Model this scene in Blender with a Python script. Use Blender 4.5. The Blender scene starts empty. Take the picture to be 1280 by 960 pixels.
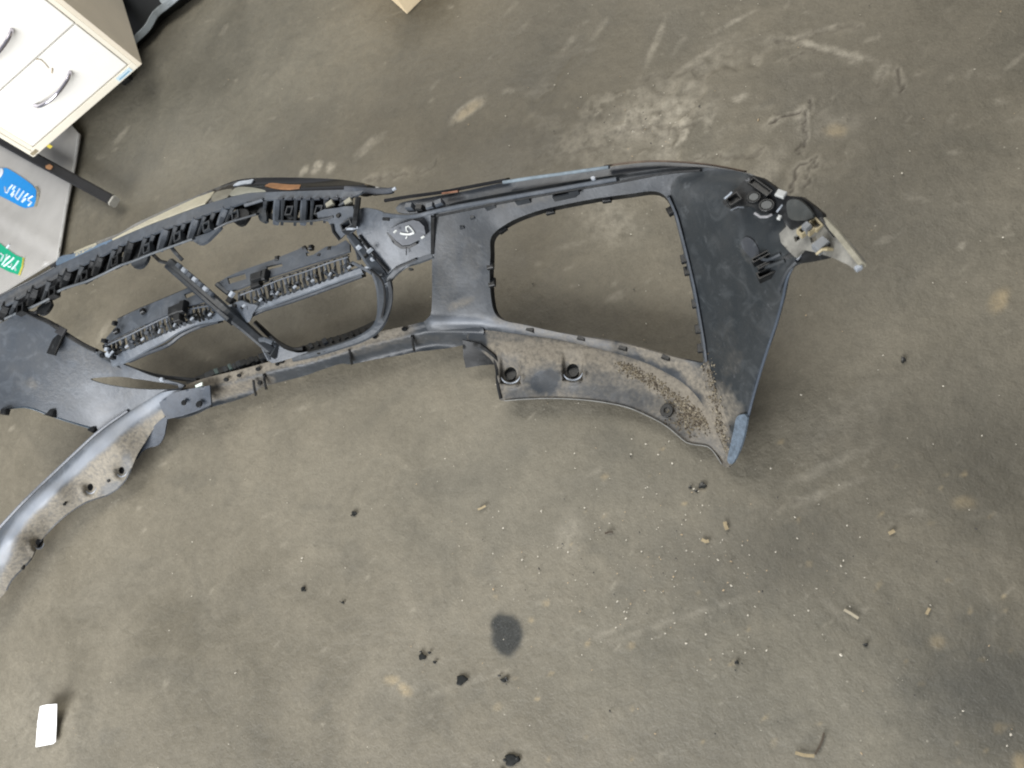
import bpy, math, random
import numpy as np
from mathutils import Vector, Matrix
from mathutils.geometry import delaunay_2d_cdt
random.seed(7); rng = np.random.default_rng(7)
S = bpy.context.scene; COL = S.collection

# ------------------------------------------------------------------ camera
CAM_H, TILT, FPX = 1.05, math.radians(30), 924.0
_T = np.array([-.8, .6, 0.]); _D = np.array([0, 0, -1.]); _A = np.cross(_D, _T)
def _rot(v): return v*math.cos(TILT)+np.cross(_A, v)*math.sin(TILT)+_A*np.dot(_A, v)*(1-math.cos(TILT))
CF = math.cos(TILT)*_D+math.sin(TILT)*_T; CR = _rot(np.array([1., 0, 0])); CU = _rot(np.array([0, 1., 0]))
CC = np.array([0, 0, CAM_H])
cd = bpy.data.cameras.new('camera'); cam = bpy.data.objects.new('camera', cd); COL.objects.link(cam)
M = Matrix([[CR[i], CU[i], -CF[i], CC[i]] for i in range(3)]+[[0, 0, 0, 1]]); cam.matrix_world = M
cd.sensor_width = 36; cd.lens = 36*FPX/1280; cd.clip_end = 100; cd.clip_start = .02
cd.dof.use_dof = True; cd.dof.focus_distance = 1.12; cd.dof.aperture_fstop = 6.5
S.camera = cam
# ------------------------------------------------------------------ world, lamps, exposure
W = bpy.data.worlds.new('World'); S.world = W; W.use_nodes = True
W.node_tree.nodes['Background'].inputs[0].default_value = (.90, .93, 1, 1)
W.node_tree.nodes['Background'].inputs[1].default_value = .20
def area(name, loc, target, sx, sy, power, col):
    l = bpy.data.lights.new(name, 'AREA'); l.shape = 'RECTANGLE'; l.size = sx; l.size_y = sy; l.energy = power; l.color = col
    o = bpy.data.objects.new(name, l); COL.objects.link(o); o.location = loc
    o.rotation_euler = (Vector(target)-Vector(loc)).to_track_quat('-Z', 'Y').to_euler(); return o
area('doorway_light', (-1.9, -2.7, 2.0), (-1.1, .6, .1), 3.0, 2.0, 160, (.97, .98, 1))
area('ceiling_light', (-1.3, 2.2, 3.4), (-.9, .7, 0), 2.6, 1.8, 58, (1, .96, .88))
S.view_settings.view_transform = 'Standard'; S.view_settings.look = 'None'
S.view_settings.exposure = .82; S.cycles.filter_width = 2.0; S.view_settings.gamma = 1

# ------------------------------------------------------------------ helpers
def at(x, y, z=0.):
    x = np.asarray(x, float); y = np.asarray(y, float); z = np.asarray(z, float)
    r = CF+CR*((x-640)/FPX)[..., None]+CU*((480-y)/FPX)[..., None]
    return CC+r*((z-CAM_H)/r[..., 2])[..., None]
def px(P):
    v = P-CC; d = v@CF
    return 640+FPX*(v@CR)/d, 480-FPX*(v@CU)/d
def ss(a, b, x):
    t = np.clip((x-a)/(b-a), 0, 1); return t*t*(3-2*t)
def vnoise(x, y, s, seed):
    r = np.random.default_rng(seed); G = r.random((256, 256))
    u = x/s+1000.3; v = y/s+1000.7; i = np.floor(u).astype(int); j = np.floor(v).astype(int); a = u-i; b = v-j
    a = a*a*(3-2*a); b = b*b*(3-2*b); g = lambda p, q: G[p % 256, q % 256]
    return (g(i, j)*(1-a)+g(i+1, j)*a)*(1-b)+(g(i, j+1)*(1-a)+g(i+1, j+1)*a)*b
def fbm(x, y, s, seed, o=4):
    return sum(vnoise(x, y, s/2**k, seed+k)*.5**k for k in range(o))/sum(.5**k for k in range(o))
def props(o, label=None, cat=None, group=None, kind=None):
    for k, v in (('label', label), ('category', cat), ('group', group), ('kind', kind)):
        if v: o[k] = v
    return o
def empty(name, loc, label, cat, group=None):
    o = bpy.data.objects.new(name, None); COL.objects.link(o); o.location = loc; o.empty_display_size = .05
    return props(o, label, cat, group)
def mk(name, V, F, mat, parent=None, smooth=None, attr=None):
    V = np.asarray(V, float)
    if parent is not None:
        q_ = parent; base = np.zeros(3)
        while q_ is not None: base = base+np.array(q_.location); q_ = q_.parent
        V = V-base
    me = bpy.data.meshes.new(name); me.from_pydata(V.tolist(), [], [tuple(int(i) for i in f) for f in F]); me.update()
    if smooth is not None:
        me.polygons.foreach_set('use_smooth', np.asarray(smooth, bool) if not isinstance(smooth, bool) else np.full(len(me.polygons), smooth))
    if attr:
        for k, a in attr.items():
            at_ = me.attributes.new(k, 'FLOAT', 'POINT'); at_.data.foreach_set('value', np.asarray(a, float))
    me.materials.append(mat)
    o = bpy.data.objects.new(name, me); COL.objects.link(o)
    if parent is not None: o.parent = parent
    return o
class TPS:
    def __init__(s, pts, lam=4.):
        P = np.array(pts, float); s.X = P[:, :2]/100; h = P[:, 2]; n = len(P)
        K = s.k(s.X, s.X)+np.eye(n)*lam*1e-3; Q = np.c_[np.ones(n), s.X]
        A = np.block([[K, Q], [Q.T, np.zeros((3, 3))]]); s.w = np.linalg.lstsq(A, np.r_[h, 0, 0, 0], rcond=None)[0]
    def k(s, a, b):
        d = np.sqrt(((a[:, None]-b[None])**2).sum(-1))+1e-9; return d*d*np.log(d)
    def __call__(s, x, y):
        X = np.c_[np.ravel(x), np.ravel(y)]/100; return s.k(X, s.X)@s.w[:-3]+np.c_[np.ones(len(X)), X]@s.w[-3:]
def smooth_loop(p, closed=True, step=4.):
    p = np.array(p, float); n = len(p); out = []
    for i in range(n if closed else n-1):
        a, b = p[i], p[(i+1) % n]; z, c = (p[i-1], p[(i+2) % n]) if closed else (p[max(i-1, 0)], p[min(i+2, n-1)])
        k = max(1, int(np.linalg.norm((b-a)[:2])/step))
        for j in range(k):
            t = j/k; out.append(.5*((2*a)+(b-z)*t+(2*z-5*a+4*b-c)*t*t+(3*a-z-3*b+c)*t**3))
    if not closed: out.append(p[-1])
    return np.array(out)
def dens_loop(p, step=4., closed=True):
    p = np.array(p, float); n = len(p); out = []
    for i in range(n if closed else n-1):
        a, b = p[i], p[(i+1) % n]; k = max(1, int(np.linalg.norm((b-a)[:2])/step))
        out += [a+(b-a)*j/k for j in range(k)]
    if not closed: out.append(p[-1])
    return np.array(out)
def inside(pts, poly):
    x, y = pts[:, 0], pts[:, 1]; r = np.zeros(len(pts), bool); n = len(poly)
    for i in range(n):
        x1, y1 = poly[i]; x2, y2 = poly[(i+1) % n]
        if y1 == y2: continue
        c = ((y1 > y) != (y2 > y)) & (x < (x2-x1)*(y-y1)/(y2-y1)+x1); r ^= c
    return r
def segdist(x, y, poly, closed=False):
    d = np.full(np.shape(x), 1e9); n = len(poly)
    for i in range(n if closed else n-1):
        a = np.array(poly[i], float)[:2]; b = np.array(poly[(i+1) % n], float)[:2]; L = max(((b-a)**2).sum(), 1e-9)
        t = np.clip(((x-a[0])*(b[0]-a[0])+(y-a[1])*(b[1]-a[1]))/L, 0, 1)
        d = np.minimum(d, np.hypot(x-a[0]-t*(b[0]-a[0]), y-a[1]-t*(b[1]-a[1])))
    return d
def sheet(name, outline, ctrl, mat, parent, holes=(), th=.003, step=5., smooth=True, dust=None, extra=None, lam=4., painted_sheen=None):
    """A moulded panel: outline and holes, heights above the floor given by control points, real thickness."""
    f = smooth_loop if smooth else dens_loop
    loops = [f(outline, True, step) if smooth else dens_loop(outline, step)]
    for h in holes: loops.append(smooth_loop(h, True, min(step, 4)) if smooth else dens_loop(h, min(step, 4)))
    pts = []; edges = []
    for L in loops:
        b = len(pts); pts += [tuple(q[:2]) for q in L]; edges += [(b+i, b+(i+1) % len(L)) for i in range(len(L))]
    O = loops[0]; x0, y0 = O[:, :2].min(0); x1, y1 = O[:, :2].max(0)
    gx, gy = np.meshgrid(np.arange(x0+step/2, x1, step), np.arange(y0+step/2, y1, step*.87)); gx[1::2] += step/2
    g = np.c_[gx.ravel(), gy.ravel()]; k = inside(g, O[:, :2])
    for L in loops[1:]: k &= ~inside(g, L[:, :2])
    for L in loops: k &= segdist(g[:, 0], g[:, 1], L[:, :2], True) > step*.45
    pts += [tuple(q) for q in g[k]]
    v, e, fc, *_ = delaunay_2d_cdt([Vector(p) for p in pts], edges, [], 0, 1e-5)
    P = np.array([(q.x, q.y) for q in v]); T = np.array([tuple(t) for t in fc if len(t) == 3])
    c = P[T].mean(1); k = inside(c, O[:, :2])
    for L in loops[1:]: k &= ~inside(c, L[:, :2])
    T = T[k]
    h = ctrl(P[:, 0], P[:, 1]) if callable(ctrl) else (np.full(len(P), ctrl) if isinstance(ctrl, (int, float)) else TPS(ctrl, lam)(P[:, 0], P[:, 1]))
    if extra is not None: h = h+extra(P[:, 0], P[:, 1])
    h = np.maximum(h, .005)
    V = at(P[:, 0], P[:, 1], h)
    fn = np.cross(V[T[:, 1]]-V[T[:, 0]], V[T[:, 2]]-V[T[:, 0]])
    if ((CC-V[T[:, 0]])*fn).sum(1).mean() < 0: T = T[:, ::-1]; fn = -fn
    N = np.zeros_like(V)
    for i in range(3): np.add.at(N, T[:, i], fn)
    N /= np.linalg.norm(N, axis=1)[:, None]+1e-12
    n = len(V); B = V-N*th
    E = {}
    for t in T:
        for i in range(3): E[(t[i], t[(i+1) % 3])] = 1
    rim = [(a, b) for (a, b) in E if (b, a) not in E]
    VV = [V, B]; F = [tuple(t) for t in T]+[(t[2]+n, t[1]+n, t[0]+n) for t in T]; sm = [True]*len(F); q = 2*n; R = []; rp = []
    for a, b in rim:
        R += [V[a], V[b], B[b], B[a]]; rp += [a, b, b, a]; F.append((q+3, q+2, q+1, q)); q += 4; sm.append(False)
    VV = np.vstack([V, B, np.array(R)])
    D = dust(P[:, 0], P[:, 1]) if dust else np.zeros(n)
    K_ = painted_sheen(P[:, 0], P[:, 1]) if painted_sheen else np.zeros(n)
    return mk(name, VV, F, mat, parent, sm, {'dust': np.r_[D, D, D[rp]], 'painted_sheen': np.r_[K_, K_, K_[rp]]})
def bar(name, path, w, mat, parent, d=.006, step=6., smooth=True, up=None):
    """A moulded rail of chamfered section along a path of (x, y, height); w its width, d its depth."""
    path = [tuple(p)+(w,) if len(p) == 3 else tuple(p) for p in path]
    L = smooth_loop(path, False, step) if smooth else dens_loop(path, step, False)
    V0 = at(L[:, 0], L[:, 1], L[:, 2]); t = np.gradient(V0, axis=0); t /= np.linalg.norm(t, axis=1)[:, None]+1e-12
    view = CC-V0; dist = np.linalg.norm(view, axis=1); view /= dist[:, None]
    s = np.cross(t, view if up is None else np.broadcast_to(np.array(up, float), t.shape)); s /= np.linalg.norm(s, axis=1)[:, None]+1e-12
    n = np.cross(s, t); wm = L[:, 3]*dist/FPX/2; c = np.minimum(wm, d/2)*.45
    V = []; F = []; K = 8
    for i in range(len(V0)):
        a, cc = wm[i], c[i]
        for u, v in ((-a+cc, 0), (a-cc, 0), (a, -cc), (a, -d+cc), (a-cc, -d), (-a+cc, -d), (-a, -d+cc), (-a, -cc)):
            V.append(V0[i]+s[i]*u+n[i]*v)
    for i in range(len(V0)-1):
        for j in range(K): F.append((i*K+j, i*K+(j+1) % K, (i+1)*K+(j+1) % K, (i+1)*K+j))
    F.append(tuple(range(K))[::-1]); F.append(tuple((len(V0)-1)*K+j for j in range(K)))
    return mk(name, V, F, mat, parent, False, {'dust': np.zeros(len(V))})
def frame_at(x, y, h, ang):
    c = at(x, y, h); a = math.radians(ang); q = at(x+4*math.cos(a), y+4*math.sin(a), h)
    X = (q-c); X /= np.linalg.norm(X); Z = np.array([0, 0, 1.]); return c, X, np.cross(Z, X), Z
def mpp(x, y, h): return np.linalg.norm(at(x, y, h)-CC)/FPX
def block(name, x, y, h, w, l, d, ang, mat, parent, taper=.85):
    """small moulded lug: w by l (photo scale), standing d tall with its top at height h"""
    c, X, Y, Z = frame_at(x, y, h, ang); m = mpp(x, y, h); a, b = w*m/2, l*m/2; V = []
    for z, k in ((0, taper), (-d*.2, 1), (-d, 1)):
        for u, v in ((-1, -1), (1, -1), (1, 1), (-1, 1)): V.append(c+X*u*a*k+Y*v*b*k+Z*z)
    F = [(0, 1, 2, 3), (11, 10, 9, 8)]+[(i+4*r, i+4*r+4, (i+1) % 4+4*r+4, (i+1) % 4+4*r) for r in (0, 1) for i in range(4)]
    F = [f[::-1] if k > 1 else f for k, f in enumerate(F)]
    return mk(name, V, F, mat, parent, False, {'dust': np.zeros(12)})
def cup(name, x, y, h, w, l, d, ang, mat, parent, wall=1.6, floor=True):
    """open-topped rectangular pocket"""
    c, X, Y, Z = frame_at(x, y, h, ang); m = mpp(x, y, h); a, b = w*m/2, l*m/2; t = wall*m; V = []; q = ((-1, -1), (1, -1), (1, 1), (-1, 1))
    for z, da in ((-d, 0), (0, 0), (0, t), (-d*.85, t)):
        for u, v in q: V.append(c+X*u*(a-da)+Y*v*(b-da)+Z*z)
    F = [(i+4*r, (i+1) % 4+4*r, (i+1) % 4+4*r+4, i+4*r+4) for r in range(3) for i in range(4)]
    if floor: F += [(12, 13, 14, 15), (3, 2, 1, 0)]
    return mk(name, V, F, mat, parent, False, {'dust': np.zeros(16)})
def disc(name, x, y, h, r, d, mat, parent, ratio=1., n=20, inner=0.):
    c, X, Y, Z = frame_at(x, y, h, 0); m = mpp(x, y, h); V = []; F = []
    prof = [(0, -d), (1, -d), (1, -.0006), (.94, 0)]+([(inner, 0), (inner*.9, -d*.9), (0, -d*.9)] if inner else [(0, 0)])
    for k, z in prof:
        for i in range(n):
            t = 2*math.pi*i/n; V.append(c+X*math.cos(t)*r*k*m+Y*math.sin(t)*r*k*ratio*m+Z*z)
    for j in range(len(prof)-1):
        for i in range(n): F.append((j*n+i, j*n+(i+1) % n, (j+1)*n+(i+1) % n, (j+1)*n+i))
    return mk(name, V, F, mat, parent, False, {'dust': np.zeros(len(V))})
def obox(name, c, X, Y, Z, a, b, d, mat, parent, bev=.003):
    """bevelled box from corner c along unit axes X, Y, Z"""
    import bmesh
    V = [c+X*u*a+Y*v*b+Z*w*d for w in (0, 1) for v in (0, 1) for u in (0, 1)]
    F = [(0, 2, 3, 1), (4, 5, 7, 6), (0, 1, 5, 4), (2, 6, 7, 3), (0, 4, 6, 2), (1, 3, 7, 5)]
    o = mk(name, V, F, mat, parent)
    bm = bmesh.new(); bm.from_mesh(o.data); bmesh.ops.recalc_face_normals(bm, faces=bm.faces)
    if bev: bmesh.ops.bevel(bm, geom=bm.edges[:], offset=bev, segments=2, affect='EDGES', profile=.6)
    bm.to_mesh(o.data); bm.free(); return o
def tube(name, P, r, mat, parent, n=8, smooth=True):
    P = np.asarray(P, float); t = np.gradient(P, axis=0); t /= np.linalg.norm(t, axis=1)[:, None]; V = []; F = []
    for i in range(len(P)):
        a = np.cross(t[i], [.13, .21, .97]); a /= np.linalg.norm(a); b = np.cross(t[i], a); rr = r[i] if hasattr(r, '__len__') else r
        for k in range(n): V.append(P[i]+rr*(a*math.cos(2*math.pi*k/n)+b*math.sin(2*math.pi*k/n)))
    for i in range(len(P)-1):
        for k in range(n): F.append((i*n+k, i*n+(k+1) % n, (i+1)*n+(k+1) % n, (i+1)*n+k))
    F.append(tuple(range(n))[::-1]); F.append(tuple((len(P)-1)*n+k for k in range(n)))
    return mk(name, V, F, mat, parent, smooth, {'dust': np.zeros(len(V))})

# ------------------------------------------------------------------ materials
class N:
    def __init__(s, name):
        s.m = bpy.data.materials.new(name); s.m.use_nodes = True; s.t = s.m.node_tree; s.b = s.t.nodes['Principled BSDF']
    def n(s, typ, **k):
        o = s.t.nodes.new(typ)
        for a, v in k.items():
            if a[0] == 'i' and a[1:].isdigit(): s.put(o.inputs[int(a[1:])], v)
            elif a in o.inputs: s.put(o.inputs[a], v)
            else: setattr(o, a, v)
        return o
    def put(s, i, v):
        if hasattr(v, 'outputs'): v = v.outputs[0]
        if isinstance(v, bpy.types.NodeSocket): s.t.links.new(v, i)
        else: i.default_value = v
    def co(s): return s.n('ShaderNodeTexCoord').outputs['Object']
    def noise(s, sc, det=5, rough=.55, vec=None, dist=0.):
        o = s.n('ShaderNodeTexNoise'); o.inputs['Scale'].default_value = sc; o.inputs['Detail'].default_value = det
        o.inputs['Roughness'].default_value = rough; o.inputs['Distortion'].default_value = dist; s.put(o.inputs['Vector'], vec or s.co()); return o.outputs[0]
    def ramp(s, v, a, b, lo=0., hi=1.):
        o = s.n('ShaderNodeMapRange'); s.put(o.inputs[0], v)
        for i, q in zip((1, 2, 3, 4), (a, b, lo, hi)): o.inputs[i].default_value = q
        return o.outputs[0]
    def mix(s, f, a, b, mode='MIX'):
        o = s.n('ShaderNodeMix', data_type='RGBA', blend_type=mode); s.put(o.inputs[0], f)
        for i, q in ((6, a), (7, b)):
            if isinstance(q, tuple) and len(q) == 3: q = q+(1,)
            s.put(o.inputs[i], q)
        return o.outputs[2]
    def math(s, op, a, b=0.):
        o = s.n('ShaderNodeMath', operation=op); s.put(o.inputs[0], a); s.put(o.inputs[1], b); return o.outputs[0]
    def attr(s, k): return s.n('ShaderNodeAttribute', attribute_name=k).outputs['Fac']
    def set(s, col=None, rough=None, bump=None, dist=.001, **k):
        if col is not None: s.put(s.b.inputs['Base Color'], col if not (isinstance(col, tuple) and len(col) == 3) else col+(1,))
        if rough is not None: s.put(s.b.inputs['Roughness'], rough)
        for a, v in k.items(): s.put(s.b.inputs[a.replace('_', ' ')], v)
        if bump is not None:
            o = s.n('ShaderNodeBump'); o.inputs['Distance'].default_value = dist; s.put(o.inputs['Height'], bump); s.put(s.b.inputs['Normal'], o.outputs[0])
        return s.m
def plastic(name, base, dustcol=(.165, .146, .116), rough=.42, film=.35, scratch=True):
    m = N(name); a = m.attr('dust'); n1 = m.noise(22, 6, .6); n2 = m.noise(160, 4, .6); n3 = m.noise(7, 4, .55, None, .8)
    f0 = m.math('MULTIPLY', m.ramp(n1, .42, .75), film)
    f0 = m.math('ADD', f0, m.math('MULTIPLY', m.ramp(n3, .45, .7), film*.5))
    f1 = m.ramp(m.math('ADD', m.math('MULTIPLY', a, 1.25), m.math('MULTIPLY', m.math('SUBTRACT', n2, .5), m.math('MULTIPLY', a, 1.6))), 0.05, 1.05)
    f1 = m.math('ADD', f1, m.math('MULTIPLY', m.math('SUBTRACT', n1, .5), m.math('MULTIPLY', a, .5)))
    f = m.math('MINIMUM', m.math('MAXIMUM', f0, f1), 1.)
    tone = m.mix(m.ramp(n2, .3, .7), tuple(c*.75 for c in dustcol), tuple(c*1.2 for c in dustcol))
    light = m.mix(m.math('MULTIPLY', m.ramp(m.noise(60, 3, .7), .62, .72), .25), base, (.14, .15, .16))
    light = m.mix(m.math('MULTIPLY', m.ramp(m.noise(32, 5, .6, None, 1.2), .50, .66), .42), light, tuple(c*1.6+.028 for c in base)); light = m.mix(m.attr('painted_sheen'), light, (.36, .39, .44)); col = m.mix(f, light, tone)  # this attribute mixes specular highlight bands into the base colour as pale grey
    r = m.math('ADD', m.math('MULTIPLY', f, .35), m.ramp(n1, .2, .8, rough-.08, rough+.1))
    b = m.math('ADD', m.math('MULTIPLY', n2, .5), m.math('MULTIPLY', m.math('MULTIPLY', n2, a), 2.))
    m.b.inputs['Specular IOR Level'].default_value = .40; return m.set(col, r, b, .0006)
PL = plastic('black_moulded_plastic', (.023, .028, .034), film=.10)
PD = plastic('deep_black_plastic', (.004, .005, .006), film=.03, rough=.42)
PG = plastic('scuffed_grey_plastic', (.060, .070, .084), film=.10, rough=.34)
PW = plastic('wing_shaded_plastic', (.015, .019, .022), film=.05, rough=.52)  # darker copy of the shell plastic, the wing's shade painted in
def simple(name, col, rough=.5, var=.25, sc=30, bump=.0004, **k):
    m = N(name); n = m.noise(sc, 5, .6); return m.set(m.mix(m.ramp(n, .3, .7), tuple(c*(1-var) for c in col), tuple(min(1, c*(1+var*.6)) for c in col)), rough, m.noise(sc*6, 3), bump, **k)
GLOSS = simple('glossy_black_paint', (.012, .012, .013), .12, .2, 20, .00005)
CREAM = simple('cream_reflection_and_trim', (.46, .43, .32), .45, .14, 40)  # cream of the painted top-edge reflections, also of the sticker's edge
RIM = simple('worn_and_lit_plastic', (.30, .33, .37), .34, .3, 60)  # pale grey for worn parts and for lit pocket rims painted in
ORANGE = simple('orange_reflection_and_chip', (.34, .17, .075), .6, .3, 60)  # orange of a painted reflection on the top edge, also the bar's chip
WHITEC = simple('white_chalk_marker', (.62, .64, .62), .8, .15, 200)
HILITE = simple('silver_grey_highlight', (.38, .42, .47), .28, .2, 50)  # pale tone for painted highlights and reflections, also for screws and clips

# ------------------------------------------------------------------ the concrete floor
def mat_floor():
    m = N('worn_concrete'); co = m.co()
    big = m.noise(1.6, 4, .55, co, .6); mid = m.noise(7, 6, .6, co, .5); fine = m.noise(55, 7, .65, co); vf = m.noise(320, 3, .6, co)
    c = m.mix(m.ramp(big, .36, .64), (.100, .088, .062), (.166, .148, .110))
    c = m.mix(m.math('MULTIPLY', m.ramp(mid, .38, .70), .42), c, (.225, .200, .150))
    c = m.mix(m.math('MULTIPLY', m.ramp(m.noise(4, 5, .6, co, 1.), .50, .70), .32), c, (.070, .066, .052))
    c = m.mix(m.ramp(fine, .2, .8), m.mix(1., c, (.82, .82, .81), 'MULTIPLY'), m.mix(1., c, (1.15, 1.15, 1.15), 'MULTIPLY'))
    c = m.mix(m.ramp(vf, .25, .75), m.mix(1., c, (.88, .88, .88), 'MULTIPLY'), m.mix(1., c, (1.13, 1.13, 1.13), 'MULTIPLY'))
    # broad tone of the slab, soaked oil and other dark areas, chalky scrapes, rust, cracks: all carried by the slab itself
    c = m.mix(m.attr('grey'), c, m.mix(1., c, (.95, .985, 1.02), 'MULTIPLY'))
    pf = m.math('MULTIPLY', m.attr('pale'), m.ramp(fine, .30, .62)); c = m.mix(pf, c, (.40, .365, .29))
    c = m.mix(m.math('MULTIPLY', m.attr('tan'), m.ramp(fine, .2, .6)), c, (.40, .31, .17))
    c = m.mix(m.attr('dark'), c, (.028, .030, .028))
    c = m.mix(m.attr('crack'), c, (.045, .035, .024))
    # scattered pale grit flecks
    v = m.n('ShaderNodeTexVoronoi'); v.inputs['Scale'].default_value = 42; m.put(v.inputs['Vector'], co)
    sp = m.math('MULTIPLY', m.ramp(v.outputs['Distance'], .07, .03), m.ramp(m.noise(5, 3, .6, co), .48, .60)); c = m.mix(m.math('MULTIPLY', sp, .55), c, (.40, .37, .30))
    r = m.math('SUBTRACT', m.ramp(mid, .3, .7, .50, .74), m.math('MULTIPLY', m.attr('dark'), .3))
    b = m.math('ADD', m.math('MULTIPLY', fine, 1.), m.math('MULTIPLY', vf, .3)); b = m.math('ADD', b, m.math('MULTIPLY', mid, 1.5))
    return m.set(c, r, b, .0022)
def axis(a, b, st, far):
    l = [a]; s = st
    while l[-1] > a-far: s *= 1.25; l.append(l[-1]-s)
    u = [b]; s = st
    while u[-1] < b+far: s *= 1.25; u.append(u[-1]+s)
    return np.r_[np.array(l[::-1]), np.arange(a+st, b, st), np.array(u)]
def build_floor():
    xs = axis(-2.5, .35, .004, 4.); ys = axis(-.4, 1.9, .004, 4.); nx, ny = len(xs), len(ys)
    X, Y = np.meshgrid(xs, ys); P = np.c_[X.ravel(), Y.ravel(), np.zeros(nx*ny)]
    inn = (P[:, 0] > -2.6) & (P[:, 0] < .4) & (P[:, 1] > -.5) & (P[:, 1] < 2.)
    u = np.full(len(P), -9999.); w = u.copy(); u[inn], w[inn] = px(P[inn])
    x, y = P[:, 0], P[:, 1]
    wob = fbm(x, y, .03, 31, 3)-.5; wob2 = fbm(x, y, .012, 41, 2)-.5; n1 = fbm(x, y, .05, 51, 4); n2 = fbm(x, y, .25, 61, 4)
    Z = (fbm(x, y, .8, 11, 3)-.5)*.004+(fbm(x, y, .09, 12, 4)-.5)*.0016
    A = {k: np.zeros(len(P)) for k in ('pale', 'tan', 'dark', 'crack', 'grey')}
    def ell(key, cx, cy, rx, ry, ang, s, soft=.5, wb=.6, rag=0.):
        nonlocal Z
        a = math.radians(ang); dx, dy = u-cx, w-cy; p = (dx*math.cos(a)+dy*math.sin(a))/rx; q = (-dx*math.sin(a)+dy*math.cos(a))/ry
        d = np.sqrt(p*p+q*q)+wob*wb+wob2*wb*.6; v = s*(1-ss(1-soft, 1+soft, d))
        if rag: v = v*ss(rag-.08, rag+.08, n1)
        A[key] = np.maximum(A[key], v)
        return v
    ell('dark', 633, 791, 21, 28, -8, .97, .16, .35)
    for c in [(1235, 870, 110, 85, 30, .62, .8), (1190, 800, 60, 30, -20, .3, .9), (960, 690, 130, 60, -10, .34, .9), (250, 90, 90, 60, -50, .30, .95), (150, 215, 60, 30, -40, .34, .9),
              (330, 190, 120, 35, -35, .14, .9), (640, 190, 90, 40, -25, .15, .9), (1000, 740, 120, 40, 0, .16, .9), (440, 700, 14, 18, 0, .14, .6), (300, 745, 60, 24, -35, .10, .8),
              (1260, 960, 60, 40, 0, .3, .8), (760, 560, 60, 20, 10, .15, .8), (350, 400, 60, 25, -20, .12, .8), (1230, 340, 90, 30, -20, .13, .9), (820, 600, 90, 30, 0, .12, .9), (200, 60, 40, 60, 40, .3, .9), (1240, 560, 130, 160, 0, .30, .9), (1140, 300, 160, 110, -20, .24, .9), (1100, 130, 100, 60, -20, .12, .9), (1060, 640, 120, 40, -20, .18, .9), (640, 60, 150, 60, -30, .22, .9), (540, 120, 60, 60, 0, .14, .9), (560, 600, 60, 20, -10, .12, .8), (140, 740, 60, 24, -30, .14, .9), (900, 930, 120, 40, 0, .14, .9)]:
        ell('dark', *c)
    for c in [(585, 136, 24, 7, -38, .85, .4), (462, 180, 20, 5, -40, .55, .5), (380, 213, 8, 4, -50, .8, .4), (395, 209, 9, 5, -55, .9, .4), (413, 208, 8, 5, -55, .8, .4), (150, 170, 14, 3, -50, .55, .5),
              (815, 145, 60, 26, -22, .75, .7), (740, 170, 60, 18, -20, .5, .7), (850, 125, 40, 22, 0, .5, .8), (1040, 62, 60, 5, 15, .8, .5), (1010, 42, 45, 3, -18, .6, .5), (1068, 72, 9, 8, 40, .9, .5),
              (1105, 88, 8, 14, 30, .7, .5), (1005, 140, 14, 8, -35, .8, .5), (1045, 158, 28, 14, -10, .35, .7), (925, 122, 9, 5, -20, .7, .5), (820, 52, 4, 30, 22, .5, .5), (870, 75, 40, 3, -35, .45, .6),
              (920, 25, 28, 2.5, -28, .5, .6), (960, 210, 26, 12, -50, .4, .7), (712, 670, 14, 22, 0, .35, .8), (1045, 765, 25, 4, 35, .3, .6), (600, 848, 60, 4, -18, .28, .8), (860, 770, 80, 4, -18, .28, .8),
              (760, 790, 40, 3, -22, .2, .8), (60, 905, 60, 40, 0, .18, .9), (1020, 620, 60, 5, -20, .3, .8), (1040, 580, 50, 6, -25, .25, .8), (700, 505, 60, 10, 0, .15, .9), (760, 270, 40, 25, 40, .35, .8),
              (770, 370, 14, 5, -30, .3, .6), (128, 415, 16, 4, -60, .4, .6), (500, 860, 22, 14, 0, .2, .8), (1145, 640, 10, 5, 0, .35, .6), (905, 500, 30, 10, -30, .15, .8), (1060, 520, 60, 20, -35, .15, .8)]:
        ell('pale', *c)
    for c in [(1250, 374, 9, 14, 30, .5, .7), (1172, 803, 10, 8, 0, .45, .7), (1250, 910, 8, 7, 0, .6, .5), (1275, 955, 10, 14, 0, .6, .5), (1045, 163, 14, 8, 0, .45, .5), (488, 850, 10, 6, 0, .5, .5), (505, 862, 10, 6, 40, .5, .5), (1205, 628, 14, 8, 0, .35, .6), (585, 137, 18, 5, -38, .5, .6)]:
        ell('tan', *c)
    ell('grey', 250, 100, 200, 150, -30, .9, .7); ell('grey', 1000, 860, 330, 120, 10, .8, .8); ell('grey', 700, 600, 260, 120, 0, .5, .8)
    # small random scuffs, scrapes and smudges of traffic
    rr = np.random.default_rng(21); idx_ = np.nonzero(inn)[0]
    def small(key, cx, cy, rx, ry, ang, st):
        c = at(cx, cy, 0); R_ = max(rx, ry)*3
        ix0, ix1 = np.searchsorted(xs, [c[0]-.12, c[0]+.12]); iy0, iy1 = np.searchsorted(ys, [c[1]-.12, c[1]+.12])
        if ix1 <= ix0 or iy1 <= iy0: return
        ii = (np.arange(iy0, iy1)[:, None]*nx+np.arange(ix0, ix1)[None]).ravel(); a = math.radians(ang); dx, dy = u[ii]-cx, w[ii]-cy
        d = np.hypot((dx*math.cos(a)+dy*math.sin(a))/rx, (-dx*math.sin(a)+dy*math.cos(a))/ry)+wob[ii]*1.2+wob2[ii]*1.2
        A[key][ii] = np.maximum(A[key][ii], st*(1-ss(.5, 1.4, d)))
    for _ in range(230): small('pale', rr.uniform(0, 1280), rr.uniform(0, 960), rr.uniform(2, 9), rr.uniform(1., 3), rr.uniform(-60, -10), rr.uniform(.08, .34))
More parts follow.
